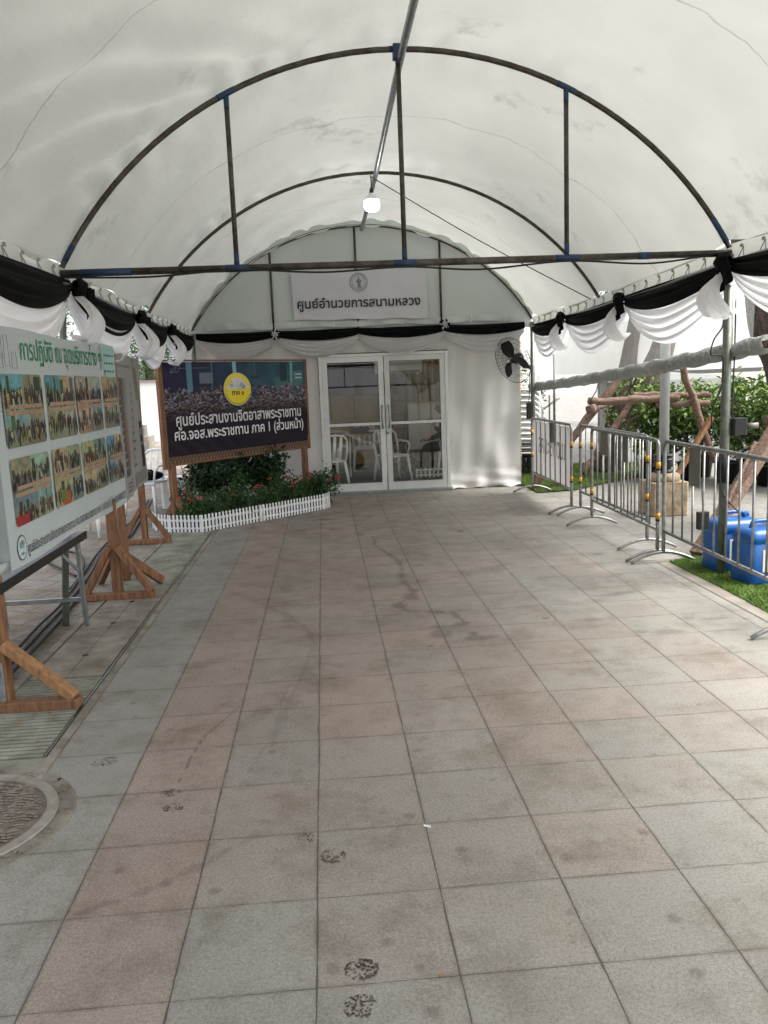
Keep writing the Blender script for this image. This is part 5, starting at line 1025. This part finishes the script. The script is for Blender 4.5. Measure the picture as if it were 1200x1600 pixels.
def jerrycan(label, x, y, rz):
    t = thing('jerrycan', label, 'jerrycan', (0, 0, 0), 0, 'blue jerrycans on the grass'); L, Wd, H, c = .40, .27, .44, .05
    def ring(z, i): return [(sx*(L/2-i-c)+c*math.cos(a), sy*(Wd/2-i-c)+c*math.sin(a), z) for sx, sy, a0 in ((1, 1, 0), (-1, 1, 90), (-1, -1, 180), (1, -1, 270)) for a in [R(a0+q*30) for q in range(4)]]
    v = []; zs = [(0, .02), (.015, .004), (.03, 0), (.30, 0), (.31, .006), (.325, .006), (.335, 0), (.38, .002), (.41, .02), (.425, .05)]
    for z, i in zs: v += ring(z, i)
    n = 16; m = MB(); m.add(v, [(j*n+k, j*n+(k+1) % n, (j+1)*n+(k+1) % n, (j+1)*n+k) for j in range(len(zs)-1) for k in range(n)]+[tuple(range(n-1, -1, -1)), tuple((len(zs)-1)*n+k for k in range(n))]); m.build('body', M['blue'], t, True)
    MB().tube([(-.11, 0, .42), (-.10, 0, .462), (-.06, 0, .472), (.06, 0, .472), (.10, 0, .462), (.11, 0, .42)], .016, 10).build('handle', M['blue'], t, True); MB().lathe([(.03, .42), (.032, .455), (.026, .46)], (.155, .06, 0), 16).build('cap', M['blue'], t, True)
    lb = MB(); lb.box((.02, -Wd/2-.001, .19), (.24, .003, .17)); l = lb.build('paper_label', M['label'], t); g = MB()
    for k in range(4): g.box((.0+.01*k, -Wd/2-.003, .255-.03*k), (.16-.02*k, .001, .006))
    g.build('label_lines', M['greyink'], l); t.location = (x, y, .008); t.rotation_euler = (0, 0, rz); return t
jerrycan('front blue jerrycan with a paper label on the grass beside the near barrier', 3.30, 5.93, R(8)); jerrycan('blue jerrycan behind the labelled one, tucked against the tent pole', 3.27, 6.36, R(5))

# ================================================================== CHAIRS
def make_chair():
    """white moulded plastic chair, facing -Y, at the origin"""
    t = thing('plastic_chair', 'x', 'chair'); m = M['white_plastic']
    def seat(u, v):
        x = (u-.5)*.42*(1-.1*v); y = -.21+.42*v; return (x, y, .435-.02*math.sin(math.pi*u)*math.sin(math.pi*v)-.025*max(0, .15-v)/.15*1.0)
    s = MB().grid(seat, 14, 14); s.grid(lambda u, v: (seat(u, v)[0], seat(u, v)[1], seat(u, v)[2]-.012), 14, 14); s.tube([(-.21, -.21, .415), (.21, -.21, .415), (.19, .21, .425), (-.19, .21, .425)], .012, 6, True); s.build('seat', m, t, True)
    for sx, sy in ((-1, -1), (1, -1), (-1, 1), (1, 1)): MB().tube([(sx*.19, sy*.18, .43), (sx*.215, sy*.215, .2), (sx*.235, sy*.245, 0)], [.026, .022, .017], 8).build('leg', m, t, True)
    b = MB(); arch_ = [(-.205, .20, .43), (-.215, .25, .62), (-.20, .285, .76), (-.14, .30, .825), (0, .305, .84), (.14, .30, .825), (.20, .285, .76), (.215, .25, .62), (.205, .20, .43)]; b.tube(arch_, .017, 8)
    for x in (-.10, 0, .10): b.bar((x, .205, .43), (x*1.05, .30, .825), .05, .008, .2, (0, 1, 0))
    b.build('backrest', m, t, True)
    for sx in (-1, 1): MB().tube([(sx*.20, -.17, .43), (sx*.235, -.19, .58), (sx*.24, -.12, .64), (sx*.235, .12, .65), (sx*.215, .25, .64)], .016, 8).build('armrest', m, t, True)
    return t
chair = make_chair()
def put_chair(x, y, rz, label, group='white plastic chairs', first=False, z=0.):
    o = chair if first else copy_tree(chair); o['label'] = label; o['group'] = group; o.location = (x, y, z); o.rotation_euler = (0, 0, R(rz)); return o
put_chair(-2.42, 11.25, -20, 'white plastic chair outside by the purple sign, with a black bag on it', first=True)
put_chair(-2.75, 9.7, 160, 'white plastic chair mostly hidden behind the photo boards, one leg showing')
for k in range(13): put_chair(3.18, 12.95, 90, ['lowest', 'second lowest', 'third', 'fourth', 'fifth', 'sixth', 'middle', 'eighth', 'ninth', 'tenth', 'eleventh', 'second highest', 'topmost'][k]+' chair of the white stack outside, between the tent wall and the fan pole', 'stacked white chairs', z=.008+k*.085)
put_chair(.05, 13.0, 200, 'white chair inside, at the left edge of the left door leaf', 'chairs inside the room'); put_chair(1.10, 13.55, 20, 'white chair inside, in the middle of the right door leaf', 'chairs inside the room'); put_chair(2.12, 14.0, 270, 'white chair inside, under the seated person', 'chairs inside the room'); put_chair(.75, 15.4, 0, 'white chair inside, behind the table on the left', 'chairs inside the room')
def bag():
    m = MB(); m.grid(lambda u, v: (-2.40+.19*math.cos(u*6.283)*math.sin(math.pi*v)*(1+.12*math.sin(u*13)), 11.22+.15*math.sin(u*6.283)*math.sin(math.pi*v), .50-.062*math.cos(math.pi*v)+.02*math.sin(u*9)*math.sin(math.pi*v)), 24, 12)
    t = m.build('bag', M['black_cloth'], None, True); tag(t, 'slumped black bag lying on the white chair outside', 'bag'); MB().tube([(-2.52, 11.2, .53), (-2.45, 11.1, .60), (-2.33, 11.1, .59), (-2.28, 11.2, .53)], .012, 6).build('strap', M['black_cloth'], t, True)
bag()
def bucket():
    t = thing('storage_tub', 'pale grey plastic tub behind the chair with the bag', 'tub', (-2.15, 11.7, 0)); m = MB(); m.bar((-2.12, 11.7, 0), (-2.12, 11.7, .40), .40, .34, .12); m.build('tub', M['whitepaint'], t); MB().bar((-2.12, 11.7, .40), (-2.12, 11.7, .43), .44, .38, .12).build('lid', M['white_plastic'], t)
bucket()
def crates():
    for k in range(5):
        t = thing('plastic_crate', ['lowest black crate', 'second black crate from the ground', 'third black crate from the ground', 'fourth black crate from the ground', 'top black crate'][k]+' of the stack beside the white chairs', 'crate', (3.42, 13.6, .02+k*.15), 0, 'black crates beside the chair stack'); b = MB(); x, y, z = 3.45, 13.6, .02+k*.15
        b.box((x, y, z+.01), (.40, .50, .02)); b.box((x, y, z+.13), (.41, .51, .014))
        for sx in (-1, 1):
            for j in range(6): b.box((x+sx*.195, y-.225+j*.09, z+.07), (.012, .04, .11))
        for sy in (-1, 1):
            for j in range(5): b.box((x-.17+j*.085, y+sy*.245, z+.07), (.04, .012, .11))
        b.build('body', M['black'], t)
crates()

# ================================================================== THE ROOM BEHIND THE DOORS
def room():
    t = thing('office_tent', 'cream-lined tent room behind the glass doors', 'tent', (.6, 15, 0)); x0, x1, y0, y1, h = -1.95, 2.98, 12.28, 16.6, 2.6
    MB().grid(lambda u, v: (x0+(x1-x0)*u, y1+.03*math.sin(u*50), h*v), 90, 2).build('back_wall', M['creamwall'], t, True)
    MB().grid(lambda u, v: (x0, y0+(y1-y0)*u, h*v), 8, 2).build('side_wall', M['white_tent'], t); MB().grid(lambda u, v: (x1-.02+.05*math.sin(u*70)*(.4+.6*v), y0+(y1-y0)*u, h*v), 90, 4).build('side_wall', M['cream'], t, True)
    MB().grid(lambda u, v: (x0+(x1-x0)*u, y0+(y1-y0)*v, h+.02+1.0*math.sin(math.pi*u)), 24, 2).build('roof', M['roomroof'], t, True)
    MB().grid(lambda u, v: (x0+(x1-x0)*u, y1-.01, h+(1.0*math.sin(math.pi*u)+.02)*v), 24, 1).build('gable', M['gable'], t)
    for x in (.15, .62, 1.1): MB().bar((x, y1-.06, .9), (x, y1-.06, 2.6), .02, .02).build('upright', M['brown'], t)
    MB().box((.25, y1-.08, 1.72), (2.4, .05, .66)).build('dark_window', M['carglass'], t)
    struct('carpet', MB().add([(x0, y0-.15, .004), (x1, y0-.15, .004), (x1, y1, .004), (x0, y1, .004)], [(0, 1, 2, 3)]), M['carpet'])
    c = thing('curtain', 'cream pleated curtain in the right corner of the room', 'curtain', (2.2, 15.9, 0)); MB().grid(lambda u, v: (1.62+1.3*u, 16.15+.05*math.sin(u*58)+.02*math.sin(u*23), .05+2.5*v), 120, 4).build('cloth', M['cream'], c, True)
    a = thing('air_conditioner', 'white wall air conditioner seen through the top of the right door leaf', 'air conditioner', (1.55, 16.0, 1.9)); m = MB(); m.bar((1.02, 15.95, 1.93), (1.92, 15.95, 1.93), .24, .30, .14); m.build('body', M['white_plastic'], a); MB().box((1.47, 15.82, 1.81), (.8, .02, .03)).build('vent', M['plate'], a)
    a = thing('air_conditioner', 'grey side-on air conditioner at the top right of the right door leaf', 'air conditioner', (2.45, 14.6, 1.95)); m = MB(); m.bar((2.42, 14.2, 1.98), (2.42, 14.9, 1.98), .22, .48, .25); m.build('body', M['plate'], a); MB().box((2.305, 14.35, 1.98), (.008, .05, .2)).build('vent', M['black'], a)
    d = thing('folding_table', 'long table with papers inside the left door leaf', 'table', (.45, 14.3, 0)); MB().box((.50, 14.6, .735), (1.25, .65, .025)).build('table_top', M['creamwall'], d)
    for x in (-.05, .42, 1.0): MB().tube([(x, 14.35, 0), (x+.01, 14.35, .72)], .016, 8).build('leg', M['white_plastic'], d, True)
    tag(MB().bar((-.0, 14.45, .76), (.02, 14.45, 1.02), .09, .09, .3).build('spray_bottle', M['blue'], None), 'blue bottle standing on the table inside', 'bottle'); pr = thing('printer', 'dark box with white papers on the table inside', 'printer', (.75, 14.6, .75)); MB().box((.62, 14.55, .80), (.34, .26, .10)).build('body', M['black'], pr); MB().box((.85, 14.5, .79), (.22, .3, .02), Matrix.Rotation(.3, 3, 'Z')).build('paper', M['white_plastic'], pr)
    l = thing('step_ladder', 'dark folding step ladder standing open behind the right door leaf', 'ladder', (1.35, 15.2, 0))
    for s in (0, .30):
        MB().bar((1.20+s, 14.95, .02), (1.30+s*.8, 15.25, 1.72), .05, .03).build('rail', M['brown'], l); MB().bar((1.18+s, 15.6, .02), (1.30+s*.8, 15.27, 1.70), .035, .03).build('rear_rail', M['galv'], l)
    for k in range(6): f = .14+.15*k; MB().box((1.35+.10*f*.0+.05*f, 14.95+.30*f, .02+1.70*f), (.30-.05*f, .09, .025)).build('step', M['brown'], l)
    f = thing('picket_fence', 'short white picket fence inside, by the feet of the seated person', 'picket fence', (1.75, 13.9, 0)); picket_run(f, [(1.50, 13.72), (2.05, 13.72)], .07, .17)
    w = thing('white_board', 'pale panel leaning against the wall behind the seated person', 'panel', (1.9, 16, .9)); MB().box((2.0, 15.9, .75), (.9, .04, .9)).build('sheet', M['white_plastic'], w); MB().box((2.0, 15.88, 1.21), (.9, .05, .03)).build('top_rail', M['creamwall'], w)
    p = thing('pot_plant', 'low green plant on the carpet between chair and person', 'plant', (1.5, 14.6, 0)); rng = np.random.default_rng(5); leaves('foliage', blobpts(rng, 300, (1.45, 14.4, .22), (.16, .16, .2), 8), .09, M['leaf'], p, 9); MB().lathe([(.08, 0), (.11, .12), (.0, .12)], (1.45, 14.4, .005), 14, False).build('pot', M['black'], p, True)
room()
def skin_body(name, V, E, Rd, m, parent=None, sub=2):
    me = bpy.data.meshes.new(name); me.from_pydata(V, E, []); o = bpy.data.objects.new('tmp_body', me); COL.objects.link(o)
    sk = o.modifiers.new('skin', 'SKIN'); sk.use_smooth_shade = True; ss = o.modifiers.new('sub', 'SUBSURF'); ss.levels = sub; ss.render_levels = sub
    for i, q in enumerate(me.skin_vertices[0].data): q.radius = (Rd[i], Rd[i]) if not isinstance(Rd[i], tuple) else Rd[i]; q.use_root = (i == 0)
    dg = bpy.context.evaluated_depsgraph_get(); dg.update(); me2 = bpy.data.meshes.new_from_object(o.evaluated_get(dg)); bpy.data.objects.remove(o); bpy.data.meshes.remove(me)
    me2.materials.clear(); me2.materials.append(m); me2.polygons.foreach_set('use_smooth', [True]*len(me2.polygons)); r = bpy.data.objects.new(name, me2); COL.objects.link(r)
    if parent is not None: r.parent = parent; r.matrix_parent_inverse = parent.matrix_basis.inverted()
    return r
def person():
    t = thing('person', 'person in dark clothes and grey cap sitting inside behind the right door leaf', 'person', (2.08, 13.98, 0)); bx, by = 2.10, 14.0      # faces -X
    V = [(bx, by, .50), (bx+.0, by, .66), (bx-.02, by, .86), (bx-.03, by, .98), (bx-.05, by, 1.05), (bx-.07, by, 1.13), (bx-.075, by, 1.20),
         (bx-.02, by-.10, .50), (bx-.40, by-.12, .49), (bx-.42, by-.13, .10), (bx-.54, by-.13, .04), (bx-.02, by+.10, .50), (bx-.38, by+.12, .49), (bx-.40, by+.13, .10), (bx-.52, by+.13, .04),
         (bx-.02, by-.19, .95), (bx-.08, by-.24, .70), (bx-.24, by-.15, .84), (bx-.25, by-.10, .96), (bx-.02, by+.19, .95), (bx-.06, by+.23, .70), (bx-.28, by+.14, .62), (bx-.35, by+.12, .60)]
    E = [(0, 1), (1, 2), (2, 3), (3, 4), (4, 5), (5, 6), (0, 7), (7, 8), (8, 9), (9, 10), (0, 11), (11, 12), (12, 13), (13, 14), (2, 15), (15, 16), (16, 17), (17, 18), (2, 19), (19, 20), (20, 21), (21, 22)]
    Rd = [.14, .13, .15, .075, .052, .08, .075, .09, .065, .045, .035, .09, .065, .045, .035, .06, .043, .032, .026, .06, .043, .032, .026]
    skin_body('body', V, E, Rd, M['skin'], t)
    def off(i, r): return r
    cl = skin_body('dark_suit', V[:4]+V[7:10]+V[11:14]+V[15:18]+V[19:22], [(0, 1), (1, 2), (2, 3), (0, 4), (4, 5), (5, 6), (0, 7), (7, 8), (8, 9), (2, 10), (10, 11), (11, 12), (2, 13), (13, 14), (14, 15)], [.165, .155, .17, .09, .11, .085, .066, .11, .085, .066, .076, .058, .044, .076, .058, .044], M['darkcloth'], t)
    hx, hz = bx-.085, 1.155
    h = MB(); h.grid(lambda u, v: (hx+.095*math.cos(u*6.283)*math.sin(math.pi*v)-.012*math.cos(u*6.283-3.14)*(v > .6), by+.075*math.sin(u*6.283)*math.sin(math.pi*v), hz+.115*-math.cos(math.pi*v)), 28, 20); h.tube([(hx-.09, by, hz+.02), (hx-.118, by, hz-.018), (hx-.09, by, hz-.026)], [.010, .016, .010], 8)
    h.box((hx-.088, by, hz-.058), (.014, .045, .008)); h.build('face', M['skin'], t, True)
    for s in (-1, 1): MB().grid(lambda u, v, s=s: (hx-.086+.012*math.cos(u*6.283)*math.sin(math.pi*v), by+s*.03+.012*math.sin(u*6.283)*math.sin(math.pi*v), hz+.02+.007*math.cos(math.pi*v)), 10, 6).build('eye', M['black'], t, True); MB().grid(lambda u, v, s=s: (hx+.01+.02*math.cos(u*6.283)*math.sin(math.pi*v), by+s*.078+.010*math.sin(u*6.283)*math.sin(math.pi*v), hz+.032*math.cos(math.pi*v)), 10, 6).build('ear', M['skin'], t, True)
    c = MB(); c.grid(lambda u, v: (hx+.004+.106*math.cos(u*6.283)*math.sin(math.pi/2*v), by+.086*math.sin(u*6.283)*math.sin(math.pi/2*v), hz+.035+.095*math.cos(math.pi/2*v)), 28, 10); c.grid(lambda u, v: (hx-.09-.06*v, by+.07*(2*u-1)*(1-.25*v), hz+.045-.012*v), 8, 4); c.build('cap', M['capcloth'], t, True)
    for hxx, hy, hzz, s in ((bx-.25, by-.10, .96, 1), (bx-.35, by+.12, .60, -1)):
        VV = [(hxx, hy, hzz), (hxx-.045, hy, hzz+.01)]; EE = [(0, 1)]; RR = [.024, .028]
        for k, L in enumerate((.030, .040, .043, .038)):
            dy = (k-1.5)*.015; i = len(VV); VV += [(hxx-.075, hy+dy, hzz+.012), (hxx-.075-L*.6, hy+dy*1.1, hzz+.002), (hxx-.075-L*.8, hy+dy*1.1, hzz-.022)]; EE += [(1, i), (i, i+1), (i+1, i+2)]; RR += [.009, .008, .007]
        i = len(VV); VV += [(hxx-.04, hy-s*.03, hzz+.012), (hxx-.075, hy-s*.042, hzz+.008)]; EE += [(1, i), (i, i+1)]; RR += [.010, .008]; skin_body('hand', VV, EE, RR, M['skin'], t)
    for s in (-1, 1): MB().grid(lambda u, v, s=s: (bx-.47+.12*math.cos(u*6.283)*math.sin(math.pi*v), by+s*.13+.045*math.sin(u*6.283)*math.sin(math.pi*v), .045+.04*math.cos(math.pi*v)), 14, 8).build('shoe', M['black'], t, True)
person()

# ================================================================== BEYOND THE TENT
def marquee(name, label, c, w, d, he, hr, wall_from=0., rz=0.):
    t = thing(name, label, 'tent', c, 0, 'white tents outside'); x, y, _ = c; z0 = wall_from; P = lambda a, b, z: (x+a*math.cos(rz)-b*math.sin(rz), y+a*math.sin(rz)+b*math.cos(rz), z)
    m = MB()
    for (a0, b0), (a1, b1) in (((-w/2, -d/2), (w/2, -d/2)), ((w/2, -d/2), (w/2, d/2)), ((w/2, d/2), (-w/2, d/2)), ((-w/2, d/2), (-w/2, -d/2))):
        m.grid(lambda u, v: P(a0+(a1-a0)*u, b0+(b1-b0)*u+.04*math.sin(u*40), z0+(he-z0)*v), 40, 2)
    m.build('wall', M['white_tent'], t, True); r = MB(); ap = P(0, 0, hr); k = [P(sx*(w/2+.1), sy*(d/2+.1), he) for sx, sy in ((-1, -1), (1, -1), (1, 1), (-1, 1))]; r.add(k+[ap], [(0, 1, 4), (1, 2, 4), (2, 3, 4), (3, 0, 4)]); r.build('roof', M['white_tent'], t)
    for sx, sy in ((-1, -1), (1, -1), (1, 1), (-1, 1)): MB().tube([P(sx*w/2, sy*d/2, 0), P(sx*w/2, sy*d/2, he)], .03, 8).build('post', M['galv'], t, True)
    return t
marquee('white_marquee', 'white tent behind the hedge on the right', (9.3, 16.2, 0), 8.0, 5.0, 2.5, 3.6, 1.62)
marquee('white_marquee', 'white tent with a grey-white side wall behind the leaning tree', (6.25, 14.6, 0), 2.4, .5, 1.46, 1.6)
marquee('white_marquee', 'far white tent with raised walls beyond the slanting log', (4.6, 24.0, 0), 5.5, 5.0, 2.3, 3.4, 1.1)
marquee('white_marquee', 'low white tent behind the fan pole and chair stack', (3.5, 20.6, 0), 1.8, 2.0, 1.1, 1.35)
def left_outside():
    w = thing('white_wall', 'white boundary wall far off on the left, seen between poster and purple sign', 'wall', (-9, 26, 0)); MB().box((-12, 27.0, .95), (22, .25, 1.9)).build('wall', M['white_tent'], w); MB().box((-12, 27.0, 1.93), (22.1, .33, .07)).build('coping', M['conc'], w)
    b = thing('concrete_planter', 'grey concrete block on the ground far left behind the boards', 'block', (-5.3, 22.8, 0)); m = MB(); m.bar((-5.25, 22.9, 0), (-5.25, 22.9, .42), 1.1, .6, .08); m.build('block', M['conc'], b); m = MB(); m.bar((-5.1, 22.9, .42), (-5.1, 22.9, .72), .5, .3, .1); m.build('cover', M['plate'], b)
    for i, (x, y, h) in enumerate(((-6.0, 29.5, 5.5), (-10.5, 31, 6.5), (-3.2, 31.5, 6.0), (9.5, 26, 6.5), (14.5, 19, 6.5), (1.5, 30, 6))):
        tree('broad_tree', ['tree whose leaves show above the white wall between poster and purple sign', 'tree beyond the wall on the far left', 'tree beyond the wall behind the purple sign', 'tree behind the white tents on the right', 'tree far off to the right behind the hedge', 'tree behind the office tent'][i], [([(x, y, -.02), (x+.1, y, 1.5), (x-.1, y, h*.6)], [.25, .2, .12])], [((x, y, h*.55), (2.2, 2.0, h*.33)), ((x+.8, y-.4, h*.75), (1.8, 1.6, h*.25))], 300+i, 2600)
left_outside()
def litter():
    rng = np.random.default_rng(9); mb = MB()
    for i in range(900):
        if i < 820: x, y = rng.uniform(-5.5, -1.9), rng.uniform(3.6, 12.5); x = x if rng.random() < .5 else -1.9-abs(rng.normal())*.5
        else: x, y = rng.uniform(-1.8, -1.2), rng.uniform(3.3, 9)
        s = rng.uniform(.006, .02); a = rng.uniform(0, 6.28); u = np.array([math.cos(a), math.sin(a), 0]); v = np.array([-math.sin(a), math.cos(a), 0]); c = np.array([x, y, .008]); t = rng.uniform(-.006, .008)
        mb.add([c-u*s, c+v*s*.4+[0, 0, t], c+u*s, c-v*s*.4], [(0, 1, 2, 3)])
    tag(mb.build('leaf_litter', M['wood2']), kind='stuff')
    tag(MB().box((.305, 2.811, .004), (.028, .008, .005), Matrix.Rotation(-.5, 3, 'Z')).build('paper_scrap', M['white_plastic']), 'tiny white paper scrap on a paving joint in the foreground', 'paper scrap'); tag(MB().box((.247, 2.041, .004), (.012, .006, .004), Matrix.Rotation(.7, 3, 'Z')).build('wood_chip', M['wood2']), 'tiny yellowish chip on the nearest paving joint', 'chip')
litter()
def car():
    """parked behind the camera; only its mirror image shows in the door glass"""
    t = thing('parked_car', 'white car with dark windows parked behind the viewer, mirrored in the door glass', 'car', (-.2, -8.0, 0)); L = 4.3; X0, Y0 = -.2, -8.0
    prof = [(-2.15, .35), (-2.15, .75), (-2.0, .92), (-1.25, 1.0), (-.65, 1.48), (.9, 1.52), (1.75, 1.05), (2.1, .98), (2.15, .4)]
    m = MB(); n = len(prof); v = []
    for o, k in ((-.85, .93), (-.80, 1), (.80, 1), (.85, .93)): v += [(X0+x*k, Y0+o, .35+(z-.35)*(k if z > 1 else 1)) for x, z in prof]
    m.add(v, [(j*n+i, j*n+(i+1) % n, (j+1)*n+(i+1) % n, (j+1)*n+i) for j in range(3) for i in range(n)]+[tuple(range(n)), tuple(3*n+i for i in range(n-1, -1, -1))]); m.build('body', M['car'], t)
    for s in (-1, 1):
        g = MB(); g.add([(X0+x, Y0+s*.858, z) for x, z in ((-1.05, 1.0), (-.6, 1.36), (.8, 1.4), (1.45, 1.05))], [(0, 1, 2, 3)]); g.build('side_window', M['carglass'], t)
        for x in (-1.35, 1.35): MB().tube([(X0+x, Y0+s*.70, .33), (X0+x, Y0+s*.875, .33)], .33, 24).build('wheel', M['rubber'], t)
car()
